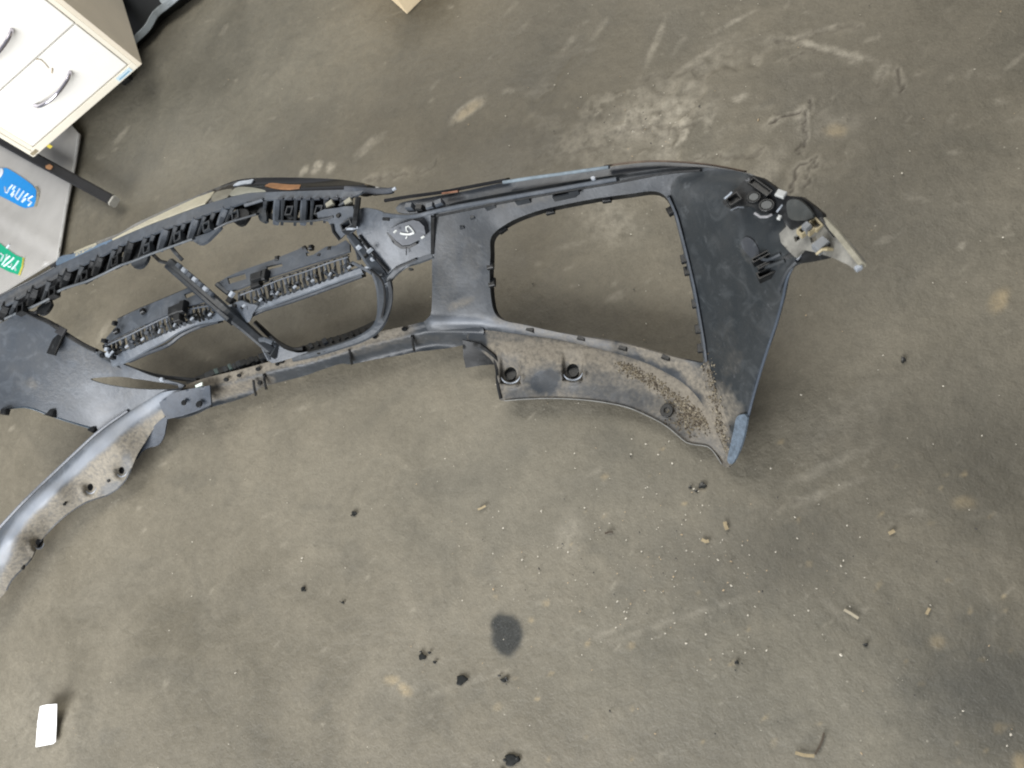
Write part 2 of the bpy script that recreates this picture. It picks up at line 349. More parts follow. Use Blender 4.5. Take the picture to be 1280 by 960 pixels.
    for _ in range(60): small('pale', rr.uniform(560, 1280), rr.uniform(0, 330), rr.uniform(3, 18), rr.uniform(1.5, 5), rr.uniform(-60, 10), rr.uniform(.12, .45))
    for _ in range(90): small('dark', rr.uniform(0, 1280), rr.uniform(0, 960), rr.uniform(6, 30), rr.uniform(4, 14), rr.uniform(-50, 10), rr.uniform(.06, .18))
    for _ in range(60): small('tan', rr.uniform(600, 1280), rr.uniform(550, 960), rr.uniform(2, 6), rr.uniform(1.5, 4), rr.uniform(-60, 10), rr.uniform(.2, .6))
    # flaking skin round the cracked patch: real steps in the slab
    chip = ell('grey', 850, 150, 190, 70, -10, .0, .6); zone = (1-ss(.4, 1.3, np.hypot((u-870)/230, (w-150)/110)))
    fl = ss(.50, .53, fbm(x, y, .11, 71, 5)); Z += zone*(fl-.5)*.0034
    A['pale'] = np.maximum(A['pale'], zone*.40*(1-fl)*ss(.35, .6, n1)); f2 = fbm(x, y, .022, 91, 3); A['pale'] = np.maximum(A['pale'], (1-ss(.3, 1.1, np.hypot((u-815)/110, (w-150)/52)))*.95*ss(.54, .62, f2)); Z += (1-ss(.3, 1.2, np.hypot((u-815)/120, (w-150)/60)))*(ss(.50, .58, f2)-.5)*.0022
    cracks = [[(962, 158), (985, 145), (1008, 138), (1015, 126)], [(1008, 138), (1004, 165), (1003, 178), (999, 190)], [(1015, 200), (1000, 212), (994, 228), (985, 240)], [(1024, 200), (1012, 220), (1003, 232)],
              [(968, 48), (990, 50), (1006, 44), (1030, 40), (1075, 30)], [(980, 50), (1010, 58), (1050, 68), (1070, 78)], [(984, 75), (1005, 66), (1020, 65)], [(1125, 88), (1126, 105), (1122, 112)], [(1098, 110), (1106, 95)],
              [(870, 197), (900, 196), (935, 196), (955, 187)], [(460, 226), (490, 220), (508, 218)], [(520, 216), (540, 208), (545, 200)], [(770, 165), (800, 158), (850, 160), (875, 150)], [(685, 198), (720, 188), (760, 182)],
              [(700, 170), (675, 195)], [(1215, 640), (1245, 648)], [(1110, 655), (1150, 640)], [(960, 640), (985, 628), (1010, 624)], [(880, 80), (845, 92), (800, 103)], [(800, 150), (830, 170), (838, 158)]]
    for i, cpl in enumerate(cracks):
        c = smooth_loop(cpl, False, 3); near = (np.abs(u-c[:, 0].mean()) < 90) & (np.abs(w-c[:, 1].mean()) < 90)
        if not near.any(): continue
        d = segdist(u[near]+wob[near]*10+wob2[near]*8, w[near]+wob2[near]*10, c[:, :2]); s = (1., .9, .9, .8, .4, .4, .5, .8, .4, .5, .5, .4, .4, .3, .3, .3, .3, .3, .3, .4)[i]
        v = 1-ss(.6, 2.6, d); A['crack'][near] = np.maximum(A['crack'][near], v*s*.85); Z[near] -= v*.003*s; Z[near] += (1-ss(2, 11, d))*.0016*s*ss(.35, .6, n1[near])
        A['pale'][near] = np.maximum(A['pale'][near], (1-ss(3, 9, d))*.5*s*ss(.3, .6, n1[near]))
    P[:, 2] = Z-.002
    i = (np.arange(ny-1)[:, None]*nx+np.arange(nx-1)[None]).ravel(); F = np.c_[i, i+1, i+nx+1, i+nx]
    me = bpy.data.meshes.new('floor'); me.vertices.add(len(P)); me.vertices.foreach_set('co', P.ravel())
    me.loops.add(F.size); me.loops.foreach_set('vertex_index', F.ravel().astype(np.int32)); me.polygons.add(len(F))
    me.polygons.foreach_set('loop_start', np.arange(0, F.size, 4, dtype=np.int32)); me.polygons.foreach_set('loop_total', np.full(len(F), 4, np.int32)); me.update()
    me.polygons.foreach_set('use_smooth', np.ones(len(F), bool))
    for k, a in A.items():
        q = me.attributes.new(k, 'FLOAT', 'POINT'); q.data.foreach_set('value', a)
    me.materials.append(mat_floor()); o = bpy.data.objects.new('floor', me); COL.objects.link(o); o['kind'] = 'structure'
build_floor()

# ------------------------------------------------------------------ the drawer cabinet
CAB0 = .07; PA = at(178, 80, CAB0); PB = at(42, 197, CAB0); ex = PA-PB; CW = np.linalg.norm(ex); ex /= CW; en = np.array([-ex[1], ex[0], 0]); ez = np.array([0, 0, 1.])
CABW = simple('cream_enamel', (.84, .79, .66), .42, .05, 12, .0001); CABF = simple('white_enamel', (.90, .88, .82), .38, .03, 12, .0001)
CHROME = N('chrome').set((.62, .60, .66), .16, Metallic=1.); DKGAP = simple('dark_recess', (.03, .028, .025), .8)
RUBBER = simple('black_rubber', (.012, .012, .012), .6)
cab = empty('drawer_cabinet', PB+en*.2+ex*CW/2-np.array([0, 0, CAB0]), 'cream metal drawer cabinet on castors with curved chrome handles', 'cabinet')
def cb(u, v, q=0.): return PB+ex*u+ez*v+en*q
HC = .60
obox('side_panel', cb(CW-.0125, 0, .0), ex, en, ez, .0125, .5, HC, simple('beige_side_enamel', (.78, .70, .56), .5, .06, 10), cab, .002)
obox('side_panel', cb(0, 0, .0), ex, en, ez, .0125, .5, HC, CABW, cab, .002)
obox('base_rail', cb(.0127, 0, .0005), ex, en, ez, CW-.0254, .45, .0185, CABW, cab, .0015)
obox('top_panel', cb(.0127, HC-.02, .0005), ex, en, ez, CW-.0254, .49, .02, CABW, cab, .002)
obox('back_panel', cb(.013, .02, .485), ex, en, ez, CW-.026, .01, HC-.042, CABW, cab, .001)
obox('frame_stile', cb(.0128, .019, .001), ex, en, ez, .0125, .02, HC-.04, CABW, cab, .001)
obox('frame_stile', cb(CW-.0253, .019, .001), ex, en, ez, .0125, .02, HC-.04, CABW, cab, .001)
obox('inner_box', cb(.026, .021, .012), ex, en, ez, CW-.052, .46, HC-.045, DKGAP, cab, 0)
v0 = .0225
for i in range(4):
    h = .1415
    dr = obox('drawer', cb(.0275, v0, -.002), ex, en, ez, .333, .02, h-.0035, CABF, cab, .0022)
    u = np.linspace(0, 1, 15); hp = np.array([cb(.129+.126*t, v0+.068+.004*t, -.004-.030*math.sin(math.pi*t)**.6) for t in u])
    hb = [cb(.129, v0+.068, 0)]+list(hp)+[cb(.255, v0+.072, 0)]
    tube('handle', hb, [.0055]+[.0048-.0006*math.sin(math.pi*t) for t in u]+[.0055], CHROME, dr, 10)
    if i == 0:
        mb = simple('brown_glue_residue', (.45, .36, .22), .8, .3, 90)
        for (a, b), (c, d_), r in (((.232, .131), (.238, .155), .0012), ((.238, .155), (.231, .162), .0012), ((.226, .119), (.237, .126), .0016)):
            tube('glue_mark', [cb(a, b, -.0022), cb((a+c)/2+.001, (b+d_)/2, -.0022), cb(c, d_, -.0022)], r, mb, dr, 6)
    v0 += h
o = obox('sticker', cb(.312, .0035, -.0006), ex, en, ez, .046, .0012, .0115, simple('pale_blue_label', (.60, .74, .80), .5, .1, 80), cab, 0)
obox('sticker_print', cb(.317, .0065, -.0011), ex, en, ez, .034, .0006, .003, simple('blue_print', (.22, .42, .58), .5, .3, 300), o, 0)
obox('corner_stain', cb(.004, .004, -.0008), ex, en, ez, .020, .001, .009, simple('brown_stain', (.34, .28, .18), .8, .4, 200), cab, 0)
obox('tape_tab', cb(.045, -.012, .004), ex, en, ez, .010, .001, .012, simple('yellow_tape', (.75, .62, .08), .6), cab, 0)
for (u_, q_) in ((.06, .17), (CW-.10, .11), (.045, .44), (CW-.05, .44)):
    c = cb(u_, -CAB0+.024, q_); k = obox('castor', cb(u_-.016, -.03, q_-.016), ex, en, ez, .032, .032, .029, RUBBER, cab, .002)
    V = []; F = []
    for s_ in (-.012, .012):
        for t in range(18): V.append(c+ex*s_+(en*math.cos(t*math.pi/9)+ez*math.sin(t*math.pi/9))*.023)
    F = [(t, (t+1) % 18, 18+(t+1) % 18, 18+t) for t in range(18)]+[tuple(range(18))[::-1], tuple(range(18, 36))]
    mk('wheel', V, F, RUBBER, k)

# ------------------------------------------------------------------ grey case with stickers, bar, tub, box, card
CZ = .012
case = empty('grey_case', at(40, 270, 0), 'flat grey metal case with blue and green stickers beside the cabinet', 'case')
GREYM = simple('pale_grey_metal', (.40, .39, .37), .40, .10, 14, .0002)
cpoly = [(99, 168), (93, 205), (82, 262), (72, 322), (0, 366), (-70, 400), (-170, 330), (-90, 215), (0, 150), (60, 120)]
def ridge(x, y):
    d = (x*.60-(y-268)*1.)/1.17; return .004*np.exp(-(d/7.)**2)-.003*np.exp(-((d+14)/6.)**2)
CT = sheet('lid', cpoly, CZ, GREYM, case, smooth=False, step=8, extra=ridge, th=.004)
q = [at(a, b, CZ-.003) for a, b in cpoly]; V = []; F = []
for p in q: V += [p, np.array([p[0], p[1], .003])]
n = len(q); F = [(2*i, 2*((i+1) % n), 2*((i+1) % n)+1, 2*i+1) for i in range(n)]; mk('side_wall', V, F, GREYM, case)
bar('edge_trim', [(99, 167, CZ+.002), (93, 205, CZ+.002), (82, 262, CZ+.002), (72, 324, CZ+.002)], 2.4, simple('bright_trim', (.62, .62, .60), .3), case, .004, smooth=False)
def sticker(name, poly, strokes, col, z, extra=None):
    m = simple(name+'_vinyl', col, .35, .06, 40, .00005)
    o = sheet(name, poly, z, m, case, smooth=True, step=6, th=.0006, extra=ridge)
    for st in strokes:
        bar('lettering', [(a, b, z+.0012) for a, b in st], 1.5, simple('white_ink', (.70, .78, .86), .5, .1, 90) if not bpy.data.materials.get('white_ink') else bpy.data.materials['white_ink'], o, .0006, 3, False)
def zz(L, ox, oy, s): return [[(ox+a/s, oy+b/s) for a, b in st] for st in L]
sticker('blue_sticker', [(-26, 204), (0, 210), (8, 210), (25, 220), (40, 231), (45, 237), (45, 246), (42, 258), (31, 260), (18, 254), (0, 245), (-26, 236)],
        zz([[(80, 490), (85, 575), (115, 590), (150, 520), (205, 462)], [(200, 540), (250, 480)], [(170, 630), (235, 550)], [(185, 655), (225, 600)], [(240, 650), (320, 520)], [(240, 650), (285, 700), (385, 560)], [(350, 740), (395, 650), (455, 600)], [(350, 740), (415, 680)], [(450, 690), (525, 640)], [(440, 700), (505, 740), (450, 800)]], 0, 195, 12.8), (.005, .27, .72), CZ+.0015)
sticker('green_sticker', [(-26, 300), (0, 304), (9, 311), (20, 319), (28, 322), (27, 332), (22, 343), (12, 340), (0, 334), (-26, 322)],
        zz([[(0, 360), (60, 400), (10, 500)], [(30, 570), (95, 480), (170, 410)], [(95, 480), (120, 380)], [(60, 590), (130, 540), (180, 500), (240, 440)], [(130, 590), (190, 600), (200, 540)], [(200, 640), (250, 590), (320, 490)], [(250, 590), (270, 660)], [(110, 280), (155, 220)]], 0, 290, 13.7), (.0, .36, .19), CZ+.0015)
disc('white_emblem', -2, 217, CZ+.0032, 7, .001, simple('white_emblem_ink', (.75, .80, .88), .5), bpy.data.objects['blue_sticker'], .9)
bar('sticker_edge', [(45, 233, CZ+.003), (48, 240, CZ+.004), (46, 252, CZ+.003), (44, 258, CZ+.003)], 2.2, CREAM, bpy.data.objects['blue_sticker'], .0015)
bar('sticker_edge', [(29.5, 322, CZ+.003), (28, 333, CZ+.003), (24, 344, CZ+.003)], 1.6, simple('yellow_edge', (.72, .66, .10), .6), bpy.data.objects['green_sticker'], .0015)

rod = empty('square_bar', at(100, 227, .06), 'black square steel bar with a pale plastic end cap lying on the grey case', 'bar')
RIMW = simple('off_white_cap', (.36, .35, .31), .5, .2, 60); BS = simple('black_painted_steel', (.006, .006, .007), .75, .4, 30)
bar('tube', [(-60, 140, .050), (42, 197, .046), (137, 248.5, .040)], 11.5, BS, rod, .018, smooth=False)
bar('end_cap', [(137.6, 248.9, .0398), (139.4, 250, .0396)], 12, RIMW, rod, .0185, smooth=False)
sheet('paint_chip', [(57, 207), (62, 205), (66, 208), (63, 212), (57, 210)], .0475, ORANGE, rod, th=.0008, step=3)

tub = empty('plastic_tub', at(195, -10, 0), 'dark plastic tub with a pale blue rim behind the cabinet', 'tub')
BR = simple('pale_blue_plastic', (.36, .41, .44), .35, .25, 20); TBL = simple('tub_black', (.010, .012, .012), .5, .3, 20)
rimp = [(150, 66, .03), (168, 50, .03), (184, 35, .03), (194, 18, .034), (206, 8, .036), (225, -8, .04), (245, -30, .04), (240, -90, .04), (150, -110, .04), (100, -60, .04), (110, 20, .03)]
L = smooth_loop([p+(0,) for p in rimp], True, 6); T3 = at(L[:, 0], L[:, 1], L[:, 2]); cen = T3.mean(0)
V = []; F = []; n = len(T3)
for p in T3:
    b = cen+(p-cen)*.97; o_ = cen+(p-cen)*.985; V += [o_, np.array([b[0], b[1], .008]), np.array([b[0], b[1], .012])*1.0, o_-(p-cen)*.02]
for i in range(n):
    j = (i+1) % n; F += [(4*i, 4*i+1, 4*j+1, 4*j), (4*i+1, 4*i+2, 4*j+2, 4*j+1), (4*i+2, 4*i+3, 4*j+3, 4*j+2)]
F.append(tuple(4*i+2 for i in range(n))); mk('tub_body', V, F, TBL, tub, True)
LL = np.vstack([L, L[:1]]); bar('rim', [tuple(r[:3]) for r in LL], 6.5, BR, tub, .006, 6)
sheet('liner', [(196, -20), (200, 2), (205, 7), (216, 1), (226, -14), (215, -30)], .037, BR, tub, th=.002)

bx0 = at(509, 18, 0.); e1 = at(528, -1, 0.)-bx0; e1 /= np.linalg.norm(e1); e2 = np.array([-e1[1], e1[0], 0])
box = empty('wooden_box', bx0+e1*.1+e2*.1, 'light tan box whose corner enters at the top edge', 'box')
TAN = simple('tan_board', (.86, .70, .46), .6, .08, 25)
obox('body', bx0, e1, e2, ez, .26, .24, .18, TAN, box, .002)
obox('lid', bx0-e1*.002-e2*.002+ez*.1805, e1, e2, ez, .264, .244, .012, TAN, box, .002)

card = empty('paper_card', at(58, 906, 0), 'small white paper card curling off the floor in the lower left', 'card')
sheet('card_sheet', [(50, 883), (58, 881), (71, 880), (70.5, 905), (69.5, 927), (66, 930), (44.5, 934), (46.5, 905)], [(50, 883, .018), (71, 880, .026), (71, 895, .014), (48, 900, .007), (46, 918, .004), (69, 915, .006), (69, 929, .005), (44, 934, .004), (58, 892, .013)], N('white_paper').set((.93, .93, .92), .7), card, th=.0006, step=3, smooth=False, lam=1)

# ------------------------------------------------------------------ the car bumper
BUMP = empty('car_bumper', at(560, 430, 0), 'detached black plastic car front bumper seen from its inner side on the floor', 'bumper')
def patch(x, y, L, wob=1.):
    d = np.zeros(np.shape(x)); nz = vnoise(x, y, 9, 5)*.5+vnoise(x, y, 4, 6)*.3
    for cx, cy, rx, ry, a, s in L:
        t = math.radians(a); dx, dy = x-cx, y-cy; p = (dx*math.cos(t)+dy*math.sin(t))/rx; q = (-dx*math.sin(t)+dy*math.cos(t))/ry
        d = np.maximum(d, s*(1-ss(.6, 1.4, np.sqrt(p*p+q*q)+(nz-.4)*wob)))
    return d
CRE = [(538, 413, .066), (575, 411, .064), (600, 413, .060), (650, 418, .055), (700, 425, .050), (760, 439, .047), (800, 451, .045), (850, 478, .040), (880, 512, .036), (900, 550, .030), (911, 582, .022)]
HOLE = [(613, 318), (613, 300), (620, 289), (640, 276), (665, 266), (690, 259), (740, 249), (790, 242), (815, 239), (829, 243), (838, 256), (845, 278), (855, 318), (865, 362), (873, 405), (878, 440), (879, 453), (868, 452), (845, 447), (820, 440), (790, 432), (760, 426), (700, 416), (655, 406), (634, 402), (622, 396), (616, 385), (613, 365), (612, 340)]
SHC = CRE+[(540, 398, .074), (610, 400, .072), (542, 330, .155), (612, 330, .152), (542, 268, .215), (618, 286, .205), (575, 256, .228), (640, 274, .215), (740, 248, .245), (700, 226, .262), (765, 218, .272), (830, 208, .285), (880, 209, .292), (940, 220, .300), (975, 240, .305),
        (655, 406, .074), (760, 426, .074), (845, 447, .078), (879, 453, .082), (830, 242, .262), (847, 285, .222), (866, 362, .158), (877, 425, .105), (1000, 300, .312), (985, 345, .290), (976, 385, .245), (955, 445, .178), (938, 505, .108), (926, 550, .062), (915, 575, .034),
        (900, 290, .258), (915, 360, .205), (910, 430, .140), (900, 490, .080), (578, 330, .150), (578, 290, .195)]
SH = TPS(SHC, 2.)
OUT = [(541, 268), (560, 256), (600, 247), (650, 238), (700, 229), (750, 222), (800, 214), (850, 209), (900, 211), (940, 220), (975, 243), (1005, 275), (1008, 300), (993, 330), (985, 345), (981, 365), (976, 385), (966, 418), (956, 445), (945, 475), (938, 505), (931, 530), (926, 552), (919, 572), (912, 583), (905, 560), (896, 540), (882, 512), (868, 492), (850, 476), (825, 462), (800, 451), (760, 439), (700, 425), (650, 418), (600, 412), (560, 412), (536, 414), (530, 402), (538, 394), (540, 370), (540, 320)]
def dshell(x, y):
    d = patch(x, y, [(895, 520, 13, 50, -12, .85), (888, 470, 7, 22, -10, .7), (905, 495, 12, 25, -15, .45), (720, 422, 110, 8, 12, .45), (830, 448, 60, 9, 22, .7), (865, 470, 30, 10, 45, .75), (903, 560, 8, 22, -15, .8),
                       (575, 380, 18, 6, -20, .35), (590, 320, 16, 30, 0, .13), (560, 330, 16, 60, 0, .12), (915, 452, 10, 12, 0, .15), (900, 410, 20, 30, 0, .08), (660, 250, 40, 8, -12, .2)])
    return d
shell = sheet('main_shell', OUT, SH, PL, BUMP, holes=[HOLE], dust=dshell, painted_sheen=lambda x, y: .38*np.exp(-(segdist(x, y, [(541, 403), (575, 401), (612, 403), (650, 410), (700, 419), (760, 432)])/5)**2)*(.6+.6*vnoise(x, y, 18, 12)), step=4.5, extra=lambda x, y: .003*np.exp(-(((x-572)/13)**2+((y-362)/17)**2))+.004*np.exp(-(segdist(x, y, [(541, 402), (600, 404), (616, 408), (700, 420), (800, 446)])/4)**2))  # highlight along the pillar base and lip crease painted into the colour
# inner wing skin, its shade painted as a darker plastic
WO = [(846, 222), (880, 214), (925, 216), (960, 232), (990, 262), (1003, 300), (990, 326), (981, 352), (977, 378), (966, 412), (954, 445), (943, 475), (935, 505), (924, 535), (915, 540), (905, 515), (892, 480), (886, 450), (878, 400), (866, 350), (853, 300), (845, 265), (838, 240)]
sheet('wing_panel', WO, lambda x, y: SH(x, y)+.0035+.008*np.exp(-(segdist(x, y, WO, True)/9)**2)*-.4, PW, shell, th=.002, step=5,
      dust=lambda x, y: patch(x, y, [(905, 505, 16, 26, -15, .5), (925, 520, 8, 20, -15, .35), (915, 455, 12, 22, 20, .12), (903, 425, 18, 40, 0, .08), (932, 318, 8, 16, -30, .10), (870, 240, 60, 18, 0, .06), (945, 400, 14, 30, 0, .06)]))
# opening: return wall, bead and clips
hl = smooth_loop([(a, b) for a, b in HOLE], True, 5); hh = SH(hl[:, 0], hl[:, 1])
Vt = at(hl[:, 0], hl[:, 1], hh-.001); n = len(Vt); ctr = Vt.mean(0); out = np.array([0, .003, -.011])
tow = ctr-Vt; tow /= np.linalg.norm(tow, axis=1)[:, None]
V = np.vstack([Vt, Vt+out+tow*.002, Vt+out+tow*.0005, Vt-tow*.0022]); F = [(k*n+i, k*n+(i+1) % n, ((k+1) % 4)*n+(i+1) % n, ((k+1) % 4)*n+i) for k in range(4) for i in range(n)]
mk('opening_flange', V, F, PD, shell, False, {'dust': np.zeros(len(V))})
bd = [(836, 247), (845, 268), (853, 297), (860, 325), (868, 360), (875, 398), (880, 428), (883, 452)]
bar('opening_bead', [(a, b, SH(a, b)[0]+.006) for a, b in bd], 2.8, PG, shell, .006)
for a, b, an in [(628, 287, -35), (688, 264, -14), (759, 249, -8), (841, 262, 60), (858, 322, 78), (862, 337, 80), (872, 378, 82), (876, 410, 84), (879, 434, 86), (614, 352, 90), (612, 330, 90)]:
    hgt = float(SH(a, b)[0]); block('clip', a-(3 if a > 800 else (0 if a < 616 else 1)), b-(0 if a > 800 or a < 616 else 2), hgt-.002, 11, 9, .006, an, PD, shell)
for a, b, an in [(662, 411, 14), (726, 422, 14), (778, 434, 14), (832, 446, 18)]: block('clip', a, b, float(SH(a, b)[0])+.003, 11, 5, .008, an, PD, shell)
for a, b in [(577, 283), (590, 271)]: block('scuff_lug', a, b, float(SH(a, b)[0])+.002, 6, 4, .004, -15, PL, shell)
# raised oval stamp mark on the pillar and grey oval on the wing
sheet('oval_pad', [(926, 303), (932, 296), (941, 300), (948, 312), (949, 323), (943, 325), (934, 318), (928, 310)], lambda x, y: SH(x, y)+.0055, plastic('pad_grey', (.034, .038, .045), film=.1), shell, th=.002, step=4)
# undertray lip
LIPC = CRE+[(628, 500, .030), (700, 498, .028), (740, 502, .027), (780, 510, .026), (820, 528, .024), (850, 546, .022), (880, 557, .020), (905, 577, .016), (620, 450, .048), (660, 455, .048), (720, 462, .046), (780, 480, .036), (830, 500, .030), (860, 520, .026)]
LH0 = TPS(LIPC, 2.)
def pock(x, y):
    z = np.zeros(np.shape(x))
    for cx, cy in ((638, 467), (716, 463)):
        t = np.clip((y-(cy-26))/30, 0, 1); wdt = ss(15, 11, np.abs(x-cx-2)) if False else 1-ss(10.5, 13.5, np.abs(x-cx)); z -= .013*t*wdt*(1-ss(12, 14, y-cy))
        z += .004*np.exp(-((np.hypot((x-cx)/1.0, (y-cy)/1.05)-15)/2.2)**2)*(y > cy+2)
    z += .004*np.exp(-(np.hypot(x-833, (y-513))/9)**2)-.003*np.exp(-(np.hypot(x-675, y-478)/16)**2)
    return z
def LH(x, y): return LH0(x, y)+pock(np.asarray(x, float), np.asarray(y, float))
LO = [(598, 411), (650, 416), (700, 423), (760, 437), (800, 449), (850, 474), (882, 510), (896, 540), (911, 578), (909, 584), (903, 581), (896, 570), (889, 561), (878, 557), (866, 556), (855, 552), (843, 541), (826, 529), (805, 518), (780, 509), (750, 503), (715, 499), (680, 498), (650, 499), (630, 501), (624, 498), (621, 480), (620, 460), (612, 448), (600, 438), (588, 430), (584, 420)]
def dlip(x, y):
    base = .52+.06*(vnoise(x, y, 26, 8)-.5)
    d = base+patch(x, y, [(700, 440, 70, 12, 8, .40), (640, 435, 25, 10, 0, .4), (665, 445, 15, 14, 0, .3), (830, 480, 60, 14, 28, .45), (870, 515, 40, 14, 50, .45), (760, 455, 50, 8, 15, .2)])
    d = d-patch(x, y, [(678, 478, 22, 16, 0, .55), (770, 495, 60, 14, 12, .32), (595, 425, 12, 18, 0, .8), (830, 530, 30, 10, 30, .2), (750, 475, 16, 10, 0, .2), (650, 495, 16, 8, 0, .3)])
    return np.clip(d, 0, 1)
lip = sheet('undertray_lip', LO, LH, PL, BUMP, dust=dlip, step=2.4,
            holes=[[(638+8*math.cos(t), 467+8.5*math.sin(t)) for t in np.linspace(0, 2*math.pi, 13)[:-1]], [(716+8*math.cos(t), 463+8.5*math.sin(t)) for t in np.linspace(0, 2*math.pi, 13)[:-1]]])
for a, b in ((638, 467), (716, 463)):
    disc('screw_hole', a, b, float(LH(a, b)[0])-.001, 8.4, .003, PD, lip, 1.05, 22, .86)
    arc = [(a+12.5*math.cos(t), b+12.5*math.sin(t)) for t in np.linspace(.25, 2.75, 10)]
    bar('rim_crescent', [(p, q_, float(LH0(p, q_)[0])-.001, .6+2.0*math.sin(math.pi*i/9)) for i, (p, q_) in enumerate(arc)], 3, RIM, lip, .003)  # lit far wall of the screw pocket painted as a pale crescent
disc('rivet', 833, 513, float(LH(833, 513)[0])+.003, 8, .004, PD, lip, 1.1, 16, .45)
ed = [(630, 501), (655, 499), (690, 498), (725, 499.5), (755, 503), (785, 509.5), (812, 521), (832, 532), (848, 545), (858, 553), (870, 556), (884, 558), (893, 566), (902, 580)]
bar('lip_edge', [(a, b, float(LH(a, b)[0])+.003) for a, b in ed], 1.2, simple('edge_grey', (.20, .20, .19), .5, .3, 90), lip, .004)
bar('lip_edge', [(618, 448, .048), (621, 462, .046), (622, 480, .040), (626, 498, .034)], 4, PD, lip, .014)
sheet('lip_tab', [(578, 425), (600, 430), (618, 444), (624, 455), (600, 457), (582, 460), (579, 445)], [(578, 425, .062), (600, 430, .060), (624, 455, .046), (582, 460, .022), (600, 457, .026), (580, 442, .045)], PD, lip, smooth=False, step=4)
# foot of the wing: bright scraped corner and turned arch edge
sheet('corner_scrape', [(921, 521), (931, 518), (934, 522), (930, 545), (923, 566), (915, 580), (909, 576), (912, 560), (917, 538)], lambda x, y: SH(x, y)+.008, simple('scraped_blue_grey', (.10, .13, .165), .45, .4, 160), shell, th=.003, step=3)
bar('arch_edge', [(a, b, float(SH(a, b)[0])+.002) for a, b in [(1001, 318), (990, 335), (983, 352), (979, 372), (971, 402), (960, 435), (949, 470), (940, 502), (933, 530), (926, 556), (917, 578)]], 3.2, simple('blue_black_edge', (.045, .058, .078), .32, .2, 60), shell, .012)
bar('arch_flange', [(a, b, float(SH(a, b)[0])+.005) for a, b in [(995, 328), (985, 338), (978, 352), (973, 366)]], 4.5, PL, shell, .006)
# top edge strips, right half
def TR(x): return float(np.interp(x, [440, 540, 640, 760, 830, 940], [.232, .238, .258, .280, .292, .302]))
bar('top_ledge', [(a, b, TR(a)+.002) for a, b in [(478, 268), (500, 270.5), (520, 270), (545, 264), (580, 257), (620, 250), (660, 243), (700, 236), (745, 228), (770, 224)]], 5, PG, shell, .010)
bar('top_seam', [(a, b, TR(a)-.001) for a, b in [(545, 270), (590, 261), (640, 251), (700, 240), (760, 230), (830, 217), (875, 213)]], 3, PD, shell, .008)
sheet('top_skin', [(500, 254), (540, 246), (580, 239), (640, 226), (700, 218), (760, 209), (810, 203), (850, 203), (900, 209), (938, 217), (948, 224), (900, 217), (850, 211), (800, 214), (750, 222), (700, 231), (640, 243), (580, 254), (545, 260), (520, 266), (497, 265)],
      lambda x, y: np.interp(x, [440, 540, 640, 760, 830, 940], [.224, .232, .252, .272, .284, .298])-.016*ss(8, 0, np.abs(y-np.interp(x, [500, 580, 640, 760, 830, 940], [262, 250, 240, 219, 210, 222]))*0+ss(0, 1, x*0)*0), plastic('blue_grey_sheen', (.075, .085, .10), film=.2, rough=.3), shell, th=.003)
bar('outer_edge', [(a, b, TR(a)-.012) for a, b in [(480, 251), (510, 246), (550, 240.5), (590, 233), (632, 225)]], 4, GLOSS, shell, .012)
bar('outer_edge_sheen', [(a, b, TR(a)-.004) for a, b in [(628, 228), (660, 223), (700, 217.5), (735, 212.5), (760, 209)]], 4, simple('blue_grey_sheen_edge', (.17, .21, .24), .3, .45, 45), shell, .006)  # mottled blue-grey reflection on the outer edge, painted as a strip
bar('outer_edge_brown', [(a, b, TR(a)-.010) for a, b in [(755, 207.5), (785, 203.5), (815, 201.5), (850, 202.5), (890, 206.5), (930, 214)]], 2.2, simple('edge_brown_tone', (.09, .060, .040), .5, .4, 90), shell, .008)  # thin brown line along the outer edge
bar('outer_edge_brown', [(a, b, TR(a)-.008) for a, b in [(552, 242), (566, 240), (572, 239)]], 2.4, simple('brown_red_reflection', (.20, .09, .05), .6, .3, 60), shell, .004)  # brownish reflection in the gloss, laid on as colour
for a, b, w_, l_, dz in [(652, 247, 18, 8, .006), (704, 240, 28, 10, .008), (716, 236, 12, 8, .010), (612, 256, 14, 5, .003)]: cup('pocket', a, b, float(SH(a, b)[0])+dz, w_, l_, .010, -12, PL, shell, 2)
for a, b in [(510, 256), (523, 258), (536, 256), (547, 252)]: block('mount_lug', a, b, TR(a)+.006, 10, 7, .014, -8+rng.uniform(-15, 15), PD if rng.random() < .5 else PG, shell)
disc('screw', 741, 222, TR(741)+.006, 3, .004, RIM, shell, .7, 12)

# wing bracket
BR_ = empty_parent = shell
brk = sheet('fender_bracket', [(977, 267), (983, 283), (974, 292), (976, 303), (985, 313), (994, 322), (1003, 312), (1018, 315), (1040, 322), (1060, 331), (1071, 339), (1078, 328), (1066, 311), (1050, 292), (1032, 272), (1022, 262), (1003, 250), (985, 247)],
            [(977, 267, .318), (1022, 262, .335), (1078, 328, .372), (1071, 339, .362), (1003, 312, .322), (976, 300, .306), (985, 247, .318), (1040, 300, .345)], simple('cream_grey_bracket', (.20, .195, .175), .45, .55, 45), BUMP, smooth=False, step=4, th=.004,
            holes=[[(992, 296), (998, 292), (1000, 299), (994, 303)], [(1012, 297), (1019, 290), (1021, 300), (1014, 304)]])
bar('bracket_rail', [(1029, 273, .350), (1045, 290, .360), (1062, 311, .370), (1076, 329, .376)], 7, simple('tan_grey', (.26, .245, .19), .5, .3, 70), brk, .008, smooth=False)
bar('bracket_groove', [(1025, 272, .350), (1036, 286, .354), (1042, 293, .357)], 4, PD, brk, .004, smooth=False)
block('bracket_tip', 1073, 333, .374, 5, 7, .006, 50, RIM, brk)
